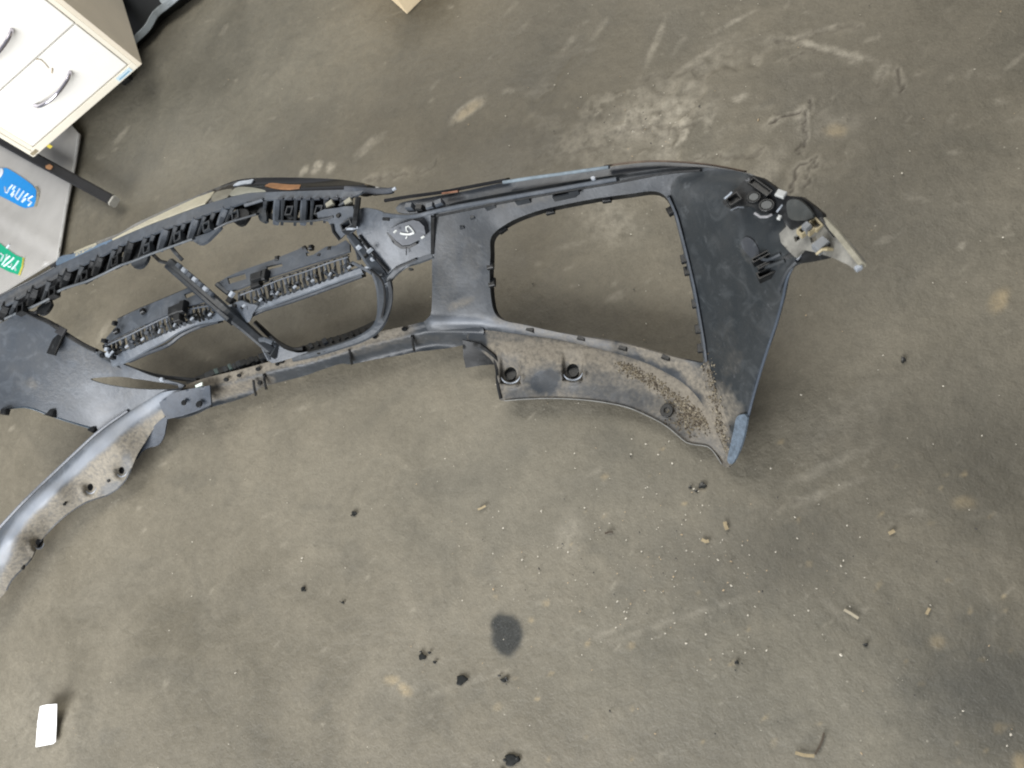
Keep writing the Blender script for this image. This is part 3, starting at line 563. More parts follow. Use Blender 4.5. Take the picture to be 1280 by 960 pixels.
for a, b, w_, l_, an in [(1004, 286, 12, 9, -40), (1020, 279, 9, 14, -35), (1012, 284, 10, 10, -40)]: cup('bracket_box', a, b, .341, w_, l_, .009, an, simple('tan_box', (.34, .29, .18), .55) if not bpy.data.materials.get('tan_box') else bpy.data.materials['tan_box'], brk, 1.6)
for a, b, w_, l_ in [(1026, 303, 16, 12), (1008, 281, 8, 8)]: block('bracket_lug', a, b, .348, w_, l_, .012, -40, simple('mid_grey_plastic', (.16, .17, .18), .45), brk)
bar('bracket_web', [(1034, 312, .352), (1027, 312, .348), (1020, 318, .344)], 3, bpy.data.materials['tan_box'], brk, .008, smooth=False)
arm = sheet('bracket_arm', [(903, 252), (909, 243), (917, 238), (930, 226), (941, 219), (952, 222), (966, 232), (980, 244), (1001, 246), (1014, 255), (1027, 266), (1030, 274), (1012, 277), (1000, 282), (988, 287), (979, 276), (975, 268), (969, 268), (960, 266), (950, 266), (940, 258), (927, 257), (915, 262), (905, 257)],
            [(903, 252, .300), (941, 219, .318), (1030, 270, .345), (960, 262, .312), (988, 285, .322), (980, 244, .328)], PD, BUMP, smooth=False, step=4, th=.006)
for a, b, r in [(942, 246, 8), (958, 256, 9)]:
    disc('socket', a, b, .3225, r, .005, PD, arm, .9, 18, .82)
    disc('socket_cap', a, b, .3215, r*.72, .004, simple('socket_cap_grey', (.075, .080, .080), .5), arm, .9, 16)
cup('arm_pocket', 917, 248, .314, 15, 12, .006, -32, PD, arm, 1.5)
cup('arm_pocket', 950, 233, .324, 30, 9, .004, 36, PD, arm, 1.2)
bar('arm_edge', [(906, 248, .320), (912, 243, .320), (915, 240, .320)], 2, HILITE, arm, .003, smooth=False)
bar('arm_edge', [(943, 266, .318), (950, 271, .318), (959, 271, .318), (965, 268, .318)], 3, plastic('lavender_grey', (.20, .20, .21), film=.1), arm, .006, smooth=False)
bar('arm_edge', [(913, 263, .312), (922, 259, .314), (930, 259, .314)], 2, PG, arm, .003, smooth=False)
block('white_clip', 976, 241, .336, 11, 8, .004, 20, simple('pale_clip', (.40, .41, .40), .5), arm)
bar('arm_edge', [(971, 265, .335), (975, 260, .337), (978, 256, .337)], 2, RIM, arm, .003, smooth=False)
block('white_clip', 974, 271, .326, 4, 5, .003, 20, simple('pale_clip_small', (.42, .43, .42), .5), arm)
sheet('arm_cheek', [(984, 252), (998, 250), (1012, 262), (1016, 272), (1000, 276), (986, 272)], [(984, 252, .338), (1012, 262, .345), (986, 272, .330), (1016, 272, .345)], plastic('cheek_grey', (.028, .032, .032), film=.12), arm, step=4)
sheet('lower_gusset', [(978, 322), (990, 316), (1002, 310), (1018, 314), (1040, 321), (1018, 327), (1000, 330), (988, 338), (980, 346), (974, 340), (972, 330)], [(978, 322, .300), (1040, 321, .335), (1000, 330, .300), (974, 340, .285), (1005, 314, .316)], PD, BUMP, smooth=True, step=4)
for a, b, w_, l_, an in [(955, 318, 30, 6, -28), (962, 338, 30, 9, -25), (960, 328, 26, 4, -28)]: cup('wing_slot', a, b, float(SH(a, b)[0])+.010, w_, l_, .012, an, PD, shell, 1.5)
bar('wing_rib', [(944, 320, .285), (958, 325, .290), (975, 318, .300)], 4, PL, shell, .010)
bar('wing_rib', [(950, 335, .280), (964, 332, .290), (980, 326, .300)], 5, PW, shell, .010)

# centre lower rail
RT = [(228, 484), (240, 478), (262, 471), (300, 462), (345, 450), (385, 441), (420, 431), (460, 418), (500, 409), (530, 402), (545, 400)]
RB = [(583, 431), (560, 435), (540, 437), (517, 440), (500, 444), (470, 449), (440, 455), (425, 455), (400, 463), (380, 470), (345, 479), (325, 485), (316, 492), (290, 501), (262, 509), (245, 517), (228, 522), (215, 522), (208, 515), (214, 500)]
def railh(x, y):
    top = np.interp(x, [p[0] for p in RT]+[600], [p[1] for p in RT]+[402]); t = (y-top)
    return .070-.008*ss(0, 14, t)-.034*ss(12, 34, t)
def railr(x, y):
    top = np.interp(x, [p[0] for p in RT]+[600], [p[1] for p in RT]+[402]); t = y-top
    return .002*np.sin(x*.9)*0+.0025*np.exp(-((t-13)/2)**2)
def drail(x, y):
    top = np.interp(x, [p[0] for p in RT]+[600], [p[1] for p in RT]+[402]); t = y-top
    d = .92*(1-ss(9, 15, t+3*(vnoise(x, y, 6, 3)-.5)))*ss(520, 500, x) if False else .92*(1-ss(9, 15, t+3*(vnoise(x, y, 6, 3)-.5)))*(1-ss(495, 530, x))
    return np.clip(d+patch(x, y, [(290, 487, 40, 8, -15, .75), (330, 478, 14, 8, -10, .5), (460, 434, 40, 7, -12, .2), (520, 425, 30, 6, -5, .15), (560, 425, 20, 6, 0, .1)]), 0, 1)
rail = sheet('lower_rail', RT+[(600, 406), (600, 430)]+RB, railh, PL, BUMP, extra=railr, dust=drail, step=3.5, smooth=True)
for a, b in [(262, 500), (331, 478), (438, 447), (516, 430), (318, 486)]: bar('rail_rib', [(a-1, b-9, .066), (a, b, .056), (a+2, b+9, .040)], 3, PD, rail, .006, smooth=False)
for a, b in [(282, 474), (298, 469), (346, 455), (352, 452), (398, 441), (405, 438), (423, 431), (468, 421), (505, 411), (322, 461)]: disc('rail_hole', a, b, .0725, rng.uniform(2.2, 4), .003, PD, rail, .7, 10)
disc('rail_hole', 324, 478, .067, 3, .004, PD, rail, 1, 10)
# dark mesh apron behind the rail
sheet('grille_apron', [(232, 478), (250, 469), (275, 461), (300, 453), (325, 446), (330, 438), (334, 444), (330, 455), (300, 465), (265, 474), (236, 484)], [(232, 478, .05), (330, 438, .045), (330, 455, .062), (240, 484, .065)], PD, BUMP, step=4)
sheet('grille_apron', [(368, 436), (400, 426), (430, 417), (455, 407), (470, 400), (476, 404), (462, 416), (430, 428), (400, 437), (372, 443)], [(368, 436, .05), (470, 400, .05), (462, 416, .066), (372, 443, .066)], PD, BUMP, step=4)
GREENISH = simple('greenish_grey', (.10, .15, .14), .4, .4, 200)  # greenish reflections on the dark apron, given as colour to some teeth
for i in range(14):
    t = i/13; a = 258+t*72; b = 468-t*24+rng.uniform(-1, 1); bar('apron_tooth', [(a, b-3, .058), (a+3, b+3, .064)], rng.uniform(3, 7), GREENISH if i in (2, 5) else (PL if rng.random() < .4 else PD), BUMP, .004, smooth=False)
for i in range(10):
    t = i/9; a = 378+t*78; b = 434-t*22+rng.uniform(-1, 1); bar('apron_tooth', [(a, b-3, .058), (a+3, b+2, .064)], rng.uniform(2, 6), PL if rng.random() < .3 else PD, BUMP, .004, smooth=False)

# left pillar panel
LPC = [(-60, 430, .26), (0, 404, .238), (32, 390, .222), (75, 412, .190), (128, 440, .145), (165, 462, .118), (225, 484, .080), (218, 492, .072), (170, 512, .070), (125, 538, .068), (90, 528, .105), (60, 519, .135), (30, 509, .165), (0, 512, .190), (-60, 530, .22), (60, 460, .172), (110, 490, .118), (0, 455, .212)]
LP = TPS(LPC, 2.)
lpan = sheet('pillar_panel', [(-50, 425), (0, 404), (15, 396), (32, 389), (48, 396), (60, 401), (85, 420), (105, 431), (118, 438), (128, 444), (145, 452), (165, 460), (190, 470), (215, 477), (230, 482), (226, 488), (205, 491), (185, 502), (160, 518), (140, 530), (125, 538), (118, 535), (90, 527), (62, 518), (45, 511), (30, 508), (12, 510), (0, 513), (-50, 532)], LP, PG, BUMP, step=5,
             holes=[[(113, 474), (125, 472), (150, 471), (175, 474), (200, 478), (222, 480), (224, 486), (190, 487), (160, 485), (130, 480)]],
             dust=lambda x, y: patch(x, y, [(110, 450, 40, 15, 20, .18), (40, 480, 10, 6, 20, .35), (60, 490, 60, 14, 20, .12), (150, 500, 40, 10, -30, .14), (85, 470, 30, 20, 0, .12)]))
bar('panel_edge', [(a, b, float(LP(a, b)[0])+.001) for a, b in [(34, 390), (48, 397), (62, 403), (86, 420), (106, 432), (119, 438)]], 5, PD, lpan, .012)
bar('panel_edge', [(a, b, float(LP(a, b)[0])-.001) for a, b in [(0, 513), (12, 510), (30, 508), (46, 512), (64, 519), (92, 528), (112, 534), (124, 538)]], 3.2, simple('blue_black_edge_left', (.04, .06, .08), .35), lpan, .012)
block('panel_clip', 60, 515, .138, 13, 8, .012, 15, PD, lpan); block('panel_clip', 3, 514, .19, 8, 6, .01, 0, PD, lpan); block('panel_clip', 113, 536, .08, 9, 6, .01, 25, PD, lpan)
block('panel_socket', 68, 430, float(LP(68, 429)[0])+.004, 15, 23, .004, 14, PD, lpan); block('panel_socket_lid', 73, 412, .192, 22, 9, .004, 30, simple('dark_grey_lid', (.035, .035, .038), .5), lpan)
bar('crease_groove', [(a, b, .069) for a, b in [(128, 541), (145, 529), (170, 513), (190, 500), (204, 492)]], 5, simple('groove_dark', (.05, .055, .06), .5), lpan, .006)
bar('slot_highlight', [(148, 463.5, .115, 5), (160, 466, .112, 10), (175, 470, .105, 7), (188, 474, .098, 3)], 6, HILITE, lpan, .006)  # bright highlight beside the slot painted as a silver-grey bar
bar('slot_edge', [(112, 473, .120, 2), (128, 468, .122, 5), (145, 465, .120, 6)], 4, PL, lpan, .006)
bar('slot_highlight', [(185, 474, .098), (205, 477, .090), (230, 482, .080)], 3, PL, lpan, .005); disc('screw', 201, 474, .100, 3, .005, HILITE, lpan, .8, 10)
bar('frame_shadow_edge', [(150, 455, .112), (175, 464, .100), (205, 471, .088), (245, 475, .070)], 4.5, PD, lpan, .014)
# left lip
LLC = [(225, 484, .084), (200, 490, .082), (125, 540, .082), (60, 601, .088), (0, 661, .095), (215, 500, .078), (140, 555, .082), (70, 615, .086), (10, 672, .095), (205, 530, .040), (180, 566, .038), (160, 596, .034), (100, 632, .032), (60, 665, .034), (22, 722, .038), (0, 748, .04), (170, 545, .058), (100, 605, .060), (50, 655, .064), (15, 700, .066), (-60, 730, .11), (-60, 800, .06)]
LL0 = TPS(LLC, 2.)
def lpk(x, y):
    z = 0*x
    for cx, cy in ((152, 588), (113, 609), (48, 678)):
        r = np.hypot(x-cx, y-cy); z = z-.010*np.exp(-(r/8)**2)+.003*np.exp(-((np.hypot(x-cx-1, y-cy-3)-11)/2.5)**2)*(y > cy)
    d = segdist(x, y, [(215, 495), (170, 524), (125, 560), (60, 622), (25, 668), (5, 720)]); return z+.0015*np.exp(-(d/9)**2)
LLF = lambda x, y: LL0(x, y)+lpk(np.asarray(x, float), np.asarray(y, float))
lin = [(228, 488), (205, 490), (185, 500), (160, 516), (126, 540), (95, 568), (60, 601), (30, 630), (0, 662), (-50, 715)]
lout = [(-50, 800), (0, 748), (8, 738), (14, 726), (25, 714), (38, 700), (48, 680), (62, 663), (80, 646), (100, 632), (118, 624), (132, 620), (146, 612), (157, 600), (164, 586), (172, 568), (180, 555), (196, 530), (205, 522), (210, 508), (222, 494)]
def dll(x, y):
    inn = segdist(x, y, lin); d = .80*ss(14, 23, inn+4*(vnoise(x, y, 10, 4)-.5))
    return np.clip(d-patch(x, y, [(225, 503, 28, 16, 0, 1.), (158, 578, 8, 14, 0, .4), (140, 612, 18, 8, -20, .45), (5, 690, 10, 40, 20, .6)]), 0, 1)
def lip_sheen(x, y):  # specular band on the rounded lip, painted in as pale colour
    c = smooth_loop([(232, 482), (212, 492), (190, 506), (165, 524), (130, 553), (95, 585), (60, 618), (30, 651), (12, 675), (2, 700)], False, 4)
    d = segdist(x, y, c[:, :2]); w_ = 8+1.5*np.sin(x*.06); return .62*(1-ss(w_*.4, w_*1.25, d))*(1-.25*vnoise(x, y, 14, 9))
llip = sheet('undertray_lip', lin+lout, LLF, plastic('dusty_grey_plastic', (.075, .088, .105), dustcol=(.235, .212, .172), film=.15), BUMP, dust=dll, step=3.4, painted_sheen=lip_sheen,
             holes=[[(cx+3.6*math.cos(t)*1., cy+4.6*math.sin(t)) for t in np.linspace(0, 2*math.pi, 11)[:-1]] for cx, cy in ((152, 588), (113, 609), (48, 678))])
llip['label'] = 'left undertray lip coated in pale dust'; lip['label'] = 'right undertray lip with two screw pockets and caked dirt'
for a, b in ((152, 588), (113, 609), (48, 678)):
    disc('screw_hole', a, b, float(LLF(a, b)[0])-.003, 5.4, .003, PD, llip, 1.3, 16)
    arc = [(a+7*math.cos(t), b+8*math.sin(t)) for t in np.linspace(.1, 2.6, 8)]
    bar('rim_crescent', [(p, q_, float(LLF(p, q_)[0])+.0003, .4+1.3*math.sin(math.pi*i/7)) for i, (p, q_) in enumerate(arc)], 2, RIM, llip, .002)  # light on the hole's rim painted as a thin pale crescent
for a, b in ((80, 629), (135, 600), (28, 709), (230, 502)): disc('slot_hole', a, b, float(LLF(a, b)[0])+.001, 2, .003, PD, llip, 1.3, 8)
sheet('lip_tongue', [(208, 521), (207, 535), (204, 548), (197, 557), (185, 560), (176, 566), (170, 575), (172, 563), (180, 552), (194, 531)], [(208, 521, .05), (170, 575, .03), (207, 540, .035), (185, 560, .03), (194, 531, .046)], simple('blue_grey_tongue', (.036, .046, .062), .45, .3, 60), llip, step=4)
bar('lip_edge', [(a, b, float(LLF(a, b)[0])+.001) for a, b in lout[2:15]], 1.4, PL, llip, .004)
bar('lip_inner_edge', [(a-1, b-2, float(LLF(a, b)[0])) for a, b in lin[3:9]], 3.2, simple('mid_blue_grey', (.12, .13, .15), .4, .2, 60), llip, .012)
sheet('bracket_pad', [(199, 503), (216, 491), (238, 486), (262, 482), (264, 506), (246, 514), (228, 520), (209, 524), (203, 514)], [(200, 497, .088), (216, 491, .090), (256, 484, .086), (262, 500, .074), (204, 522, .060), (212, 520, .060)], simple('blue_grey_pad', (.036, .046, .062), .45, .3, 60), BUMP, step=4, smooth=False)
disc('pad_hole', 229, 503, .083, 3.6, .003, PD, BUMP, .9, 10); disc('pad_hole', 248, 505, .080, 4.5, .003, PD, BUMP, .9, 10)
block('torn_foil', 248, 481.5, .086, 10, 4, .003, -25, simple('bright_foil', (.75, .85, .78), .25), BUMP)

# top rail, left half
SU = [(-40, 386), (0, 368), (35, 351), (70, 333), (100, 319), (140, 301), (180, 284), (225, 267), (262, 254), (290, 246), (310, 241.5), (335, 240), (370, 239), (400, 238), (430, 237), (455, 236)]
SL = [(440, 246), (400, 247), (345, 249), (310, 252), (290, 258), (260, 267), (240, 275), (212, 284), (180, 297), (150, 307), (130, 318), (95, 335), (70, 346), (40, 362), (0, 386), (-40, 404)]
TH = lambda x, y: np.interp(x, [-60, 0, 140, 290, 450], [.262, .252, .228, .222, .226])
tr = sheet('top_rail', SU+SL, TH, PG, BUMP, step=4.5, th=.004, dust=lambda x, y: patch(x, y, [(40, 360, 60, 6, -25, .25), (230, 275, 60, 5, -20, .12)]))
bar('rail_edge_line', [(a, b, .262-.0002*a+.003) for a, b in [(-30, 383), (0, 369), (35, 352), (68, 334)]], 1.6, PD, tr, .004)
SKO = [(62, 333), (75, 324), (92, 315), (118, 303), (150, 291), (170, 279), (200, 265), (240, 247), (262, 238), (290, 227), (305, 223.5), (330, 222), (370, 222), (420, 224), (450, 228), (470, 233), (492, 236), (490, 241), (472, 243), (455, 246), (440, 240), (400, 240), (350, 241), (310, 243), (290, 248), (262, 256), (225, 269), (180, 286), (140, 303), (100, 321), (72, 334)]
def sko(x, y):
    e = segdist(np.asarray(x, float), np.asarray(y, float), SU); return TH(x, y)-.003-.022*ss(1, 14, e)
sk = sheet('outer_skin', SKO, sko, GLOSS, BUMP, step=4)
sheet('cream_reflection', [(92, 315.5), (105, 309), (120, 303.5), (121, 306), (108, 313), (94, 320)], lambda x, y: sko(x, y)+.003, CREAM, sk, step=3, th=.002)  # cream reflections in the glossy skin, painted on as thin patches
sheet('cream_reflection', [(140, 299), (160, 288), (185, 275), (215, 261), (245, 247), (268, 239), (263, 247), (256, 254), (225, 265.5), (190, 278.5), (160, 291.5), (141, 300.5)], lambda x, y: sko(x, y)+.003, CREAM, sk, step=3, th=.002, smooth=False)
sheet('blue_reflection', [(70, 331), (72, 323), (80, 319), (92, 317), (112, 309.5), (140, 299), (140, 302), (105, 317), (80, 328)], lambda x, y: sko(x, y)+.003, simple('blue_reflection_tint', (.10, .16, .24), .4, .2, 60), sk, step=3, th=.002)  # blue reflection of the gloss put into a coloured patch
sheet('pale_reflection', [(287, 243), (294, 235), (305, 233.5), (320, 235), (332, 239), (310, 241), (296, 244)], lambda x, y: sko(x, y)+.003, simple('grey_reflection_tint', (.28, .28, .23), .5, .2, 60), sk, step=3, th=.002)  # fading greyish end of the cream reflection, painted on
sheet('pale_reflection', [(264, 247), (270, 240), (290, 236), (287, 243), (280, 248), (266, 252)], lambda x, y: sko(x, y)+.0028, simple('tan_reflection_tint', (.20, .19, .15), .5, .2, 60), sk, step=3, th=.002)
sheet('blue_reflection', [(291, 232), (298, 227), (310, 225), (317, 224), (314, 229), (304, 230), (296, 232)], lambda x, y: sko(x, y)+.003, HILITE, sk, step=3, th=.002)
sheet('orange_reflection', [(331, 232), (336, 229), (345, 229), (360, 230.5), (376, 231), (374, 234.5), (360, 236), (345, 235)], lambda x, y: sko(x, y)+.003, ORANGE, sk, step=3, th=.002)  # orange reflection in the gloss, drawn as a coloured patch
bar('rail_tip', [(430, 236, .228), (455, 238, .226), (478, 239, .222), (490, 238, .220)], 7, plastic('tip_blue', (.035, .042, .055), film=.15), tr, .008)
block('tip_scrape', 492, 235.5, .226, 5, 3, .003, -30, HILITE, tr)
# clip channel under the rail
LWR = [(-40, 420), (0, 402), (15, 394), (35, 386), (60, 374), (75, 363), (95, 356), (108, 352), (130, 342), (150, 332), (165, 327), (190, 317), (215, 308), (240, 299), (268, 287), (283, 279), (300, 274), (320, 268), (345, 276), (372, 277), (400, 275), (416, 271)]
lw = lambda x: float(np.interp(x, [p[0] for p in LWR], [p[1] for p in LWR])); up_ = lambda x: float(np.interp(x, [p[0] for p in SL[::-1]], [p[1] for p in SL[::-1]]))
hs = []
for a, b, r in [(78, 354, 4), (153, 319, 4.5), (218, 296, 4.5), (291, 266, 4.5), (341, 262, 4.5), (374, 267, 5)]: hs.append([(a-r*.7, b+r), (a-r*.2, b-r), (a+r, b-r*1.1), (a+r*.5, b+r)])
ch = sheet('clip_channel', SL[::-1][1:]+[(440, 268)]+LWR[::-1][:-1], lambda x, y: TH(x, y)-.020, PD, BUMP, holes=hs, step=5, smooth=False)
bar('channel_lower_edge', [(a, b, .236-.0001*a*.3) for a, b in LWR[1:14]], 2.6, plastic('channel_edge', (.06, .07, .08), film=.1), ch, .010)
bar('channel_lower_edge', [(a, b, .224) for a, b in LWR[14:18]], 2.4, PL, ch, .010)
bar('channel_lower_edge', [(a, b, .226) for a, b in LWR[18:]], 2.4, PL, ch, .010)
x_ = 4.; i = 0
while x_ < 430:
    u0, l0 = up_(x_), lw(x_)
    if x_ > 300 and x_ < 330: x_ += 10; continue
    gap = (13.5 if x_ < 200 else 12)*(1+.3*math.sin(i*2.3)+rng.uniform(-.12, .12)); hx = float(TH(x_, 0)); lean = 4.5 if x_ < 300 else 1.
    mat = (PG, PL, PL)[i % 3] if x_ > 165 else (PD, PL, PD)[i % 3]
    bar('clip_fin', [(x_+lean*.8, u0+.5, hx-.002, 5.5 if i % 3 else 8), (x_, (u0+l0)/2, hx-.009, 4 if i % 3 else 9), (x_-lean*.9, l0, hx-.010, 3.4 if i % 3 else 7)], 4, mat, ch, .014, 4)
    if i % 3 == 1: cup('clip_cup', x_+gap*.45, (u0+l0)/2+.5, hx-.004, 10, 12, .012, -28 if x_ < 300 else -3, PL if x_ > 150 else PD, ch, 1.6, False)
    x_ += gap; i += 1
tabs = [([(47, 384), (62, 374), (64, 380), (58, 390), (50, 394), (45, 390)], .225, PD), ([(164, 326), (184, 317), (183, 326), (176, 334), (168, 335), (164, 331)], .215, PL), ([(241, 298), (262, 290), (276, 283), (266, 294), (256, 303), (247, 305)], .214, PG), ([(290, 272), (297, 262), (309, 262), (311, 270), (304, 280), (296, 281)], .214, PD), ([(322, 264), (330, 258), (333, 276), (325, 276)], .214, PL)]
for p, h, m_ in tabs: sheet('clip_tab', p, h, m_, ch, step=4, th=.006)
for a, b, c_, d_ in [(305, 257, 328, 250), (415, 250, 422, 246), (424, 258, 440, 246)]: bar('clip_brace', [(a, b, .225), (c_, d_, .226)], 4, PG, ch, .006, smooth=False)
for k in range(8): block('rail_notch', 350+k*11.5, 247.8, .2275, 8, 3, .003, -2, plastic('notch', (.03, .035, .045), film=.05) if not bpy.data.materials.get('notch') else bpy.data.materials['notch'], tr)
for a, b in [(411, 254), (434, 251)]: block('pale_plug', a, b, .228, 10, 7, .006, -35, simple('pale_plug_tan', (.30, .29, .23), .6) if not bpy.data.materials.get('pale_plug_tan') else bpy.data.materials['pale_plug_tan'], ch)
bk = sheet('corner_bracket', [(396, 266), (404, 262), (420, 260), (430, 258), (441, 258), (444, 270), (447, 284), (440, 291), (430, 294), (424, 300), (417, 292), (414, 283), (410, 277), (398, 275)], [(396, 266, .228), (441, 258, .232), (447, 284, .214), (424, 300, .200), (410, 277, .22)], PG, BUMP, step=3.5, smooth=False, th=.005)
disc('bracket_hole', 422, 269, .2285, 3, .003, PD, bk, .9, 10); cup('bracket_socket', 432, 281, .226, 15, 12, .012, -35, PL, bk, 1.8)
bar('bracket_edge', [(415, 281, .220), (417, 290, .212), (424, 299, .204)], 3.5, PD, bk, .008, smooth=False); bar('bracket_edge', [(432, 286, .226), (440, 286, .224), (447, 284, .222)], 3, RIM, bk, .004, smooth=False)
bar('vertical_stop', [(448, 246, .240), (446, 262, .236), (444, 276, .230), (443, 285, .224)], 7, PD, bk, .012)

# plate between grille and pillar
PPC = [(448, 262, .222), (541, 268, .222), (541, 318, .168), (505, 333, .158), (488, 345, .150), (466, 325, .172), (446, 290, .205)]
pp = sheet('sensor_plate', [(449, 261), (470, 262), (485, 268), (510, 273), (530, 271), (542, 268), (543, 300), (542, 321), (525, 326), (506, 336), (490, 348), (478, 338), (466, 325), (455, 308), (446, 292), (446, 280)], PPC, PG, BUMP, step=5, dust=lambda x, y: patch(x, y, [(470, 285, 20, 20, 0, .08)]))
PF = TPS(PPC, 4.)
bar('plate_slot', [(478, 273.5, .222), (486, 274, .221)], 4, PD, pp, .003, smooth=False)
bar('plate_edge', [(541, 272, .222), (541, 295, .195), (541, 318, .170)], 5, PD, pp, .010)
pad = sheet('sensor_pad', [(485, 291), (488, 286), (500, 280), (516, 275), (524, 277), (530, 283), (532, 294), (522, 301), (512, 306), (503, 307), (495, 301), (489, 294)], lambda x, y: PF(x, y)+.012, plastic('pad_blue_black', (.055, .062, .075), film=.12), pp, th=.012, step=4, smooth=False)
bar('pad_edge', [(484, 290, .21), (495, 284, .213), (512, 276, .218), (522, 274, .219)], 1.6, PG, pp, .003, smooth=False)
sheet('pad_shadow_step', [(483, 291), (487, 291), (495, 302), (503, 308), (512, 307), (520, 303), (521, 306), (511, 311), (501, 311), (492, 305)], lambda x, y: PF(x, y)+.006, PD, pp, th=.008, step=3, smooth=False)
zp = lambda a, b: (a, b, float(PF(a, b)[0])+.0142)
bar('chalk_mark', [zp(*p) for p in [(500, 291.5), (504, 292.5), (512, 293), (517.5, 291)]], 2.4, WHITEC, pp, .001, 3); bar('chalk_mark', [zp(*p) for p in [(517.5, 291), (514, 286), (510.5, 282.5), (507.5, 284), (508, 288), (510, 290)]], 1.8, WHITEC, pp, .001, 3)
bar('chalk_mark', [zp(*p) for p in [(509, 295.5), (507, 298.5)]], 1.2, WHITEC, pp, .001, 3); block('pad_tick', 493.5, 289, .222, 5, 2, .002, -45, WHITEC, pp); block('pad_tick', 528, 296, .208, 5, 2.2, .002, -35, WHITEC, pp)
bar('plate_line', [(508, 309, .187), (508, 319, .178)], 1.2, PD, pp, .002, smooth=False)

# grille frame
G = BUMP
bar('grille_divider', [(210, 326, .200, 11), (235, 347, .194, 13), (262, 371, .186, 14), (285, 392, .172, 14), (305, 408, .142, 13), (328, 428, .108, 12), (345, 442, .084, 14)], 13, PL, G, .022)
gd = [o for o in COL.objects if o.name.startswith('grille_divider')][-1]
bar('divider_face', [(207, 331, .201), (232, 353, .196), (258, 376, .189), (285, 399, .174)], 6, plastic('divider_blue_black', (.010, .015, .022), film=.05), gd, .024)
bar('divider_leg', [(191, 318, .205), (199, 326, .198), (210, 329, .190)], 4, PD, gd, .006); bar('divider_leg', [(214, 309, .206), (222, 319, .198), (228, 325, .190)], 4.5, PL, gd, .006)
for k in range(7): t = k/6; block('divider_rung', 222+t*40, 331+t*35, .205-.012*t, 7, 5, .006, 40, RIM if k % 2 else PG, gd)
bar('divider_foot', [(318, 426, .114), (330, 424, .114), (340, 428, .106)], 6, PG, gd, .010)
bar('divider_foot', [(326, 428, .102), (332, 440, .090), (337, 450, .080)], 5, PG, gd, .010)
cup('foot_pocket', 338, 436, .094, 13, 16, .014, 35, PL, gd, 2)
sheet('foot_fillet', [(336, 420), (345, 428), (355, 436), (372, 441), (385, 440), (360, 449), (340, 454), (334, 450), (338, 436)], [(336, 420, .098), (385, 440, .072), (340, 454, .074), (345, 430, .092)], PG, gd, step=4)
bar('fillet_edge', [(318, 402, .110), (330, 413, .100), (342, 424, .090), (354, 432, .082), (366, 437, .076), (378, 436, .072)], 5.5, PD, gd, .016)
sheet('junction_web', [(288, 384), (300, 376), (312, 380), (322, 382), (316, 392), (312, 402), (302, 404), (294, 396)], [(288, 384, .164), (322, 382, .162), (302, 404, .140)], plastic('web_grey', (.055, .066, .082), film=.1, rough=.3), gd, step=4)
block('junction_screw', 288, 367, .175, 5, 7, .006, 35, HILITE, gd); block('junction_lug', 286, 374, .170, 9, 8, .010, 35, PD, gd); block('junction_lug', 293, 380, .168, 6, 6, .008, 35, PD, gd); block('junction_screw', 287, 382, .166, 6, 3, .004, -10, RIM, gd)
# slat bars (plates, lattice and lower tubes)
def HB(x): return float(np.interp(x, [120, 220, 300, 450], [.150, .160, .160, .165]))
hbf = lambda x, y: np.interp(x, [120, 220, 300, 450], [.160, .170, .172, .176])
def rect(a, b, w_, l_, an):
    t = math.radians(an); c, s_ = math.cos(t), math.sin(t); return [(a+u*w_/2*c-v*l_/2*s_, b+u*w_/2*s_+v*l_/2*c) for u, v in ((-1, -1), (1, -1), (1, 1), (-1, 1))]
lp1 = sheet('slat_plate', [(147, 399), (160, 392), (172, 388), (174, 386), (190, 379), (210, 371), (235, 360), (246, 356), (262, 366), (262, 374), (250, 378), (226, 386), (205, 395), (186, 403), (165, 412), (140, 424), (130, 430), (133, 422), (140, 414), (145, 408)], hbf, PG, G, holes=[rect(237, 368, 13, 6, -22)], step=4, smooth=False, th=.004)
lp2 = sheet('slat_plate', [(271, 354), (284, 346), (300, 339), (325, 330), (340, 325), (352, 320), (372, 312), (380, 307), (384, 314), (392, 318), (400, 313), (408, 308), (420, 307), (432, 300), (437, 305), (437, 314), (415, 321), (392, 328), (380, 332), (362, 338), (340, 345), (320, 352), (300, 360), (287, 364), (278, 360)], hbf, PG, G, holes=[rect(296, 348, 23, 8, -17), rect(343, 333, 20, 4.5, -14), rect(387, 317, 9, 5, -15)], step=4, smooth=False, th=.004)
bar('plate_edge', [(147, 399, .163), (172, 387, .165), (210, 371, .168), (246, 356, .17)], 1.8, PD, lp1, .008, smooth=False)
bar('plate_end', [(270, 354, .175), (277, 360, .173), (285, 366, .170)], 6, plastic('end_blue_black', (.020, .028, .038), film=.05), lp2, .014, smooth=False)
block('plate_boss', 217, 386, .182, 20, 11, .012, -22, PD, lp1); block('plate_boss', 226, 382, .184, 7, 15, .012, -15, PD, lp1)
block('plate_boss', 319, 344, .186, 18, 9, .012, -18, PD, lp2); block('plate_boss', 329, 342, .186, 5, 14, .012, -10, PD, lp2); block('plate_boss', 220, 396, .178, 10, 10, .010, -20, PD, lp1); block('plate_boss', 318, 354, .178, 14, 8, .010, -20, PD, lp2)
for a, b in [(141, 403), (143, 413), (379, 309), (387, 308), (398, 318), (345, 322), (411, 310), (128, 425), (176, 388)]: block('plate_lug', a, b, .176, rng.uniform(4, 8), rng.uniform(3, 6), .008, rng.uniform(-40, 10), PD, lp1 if a < 250 else lp2, .7)
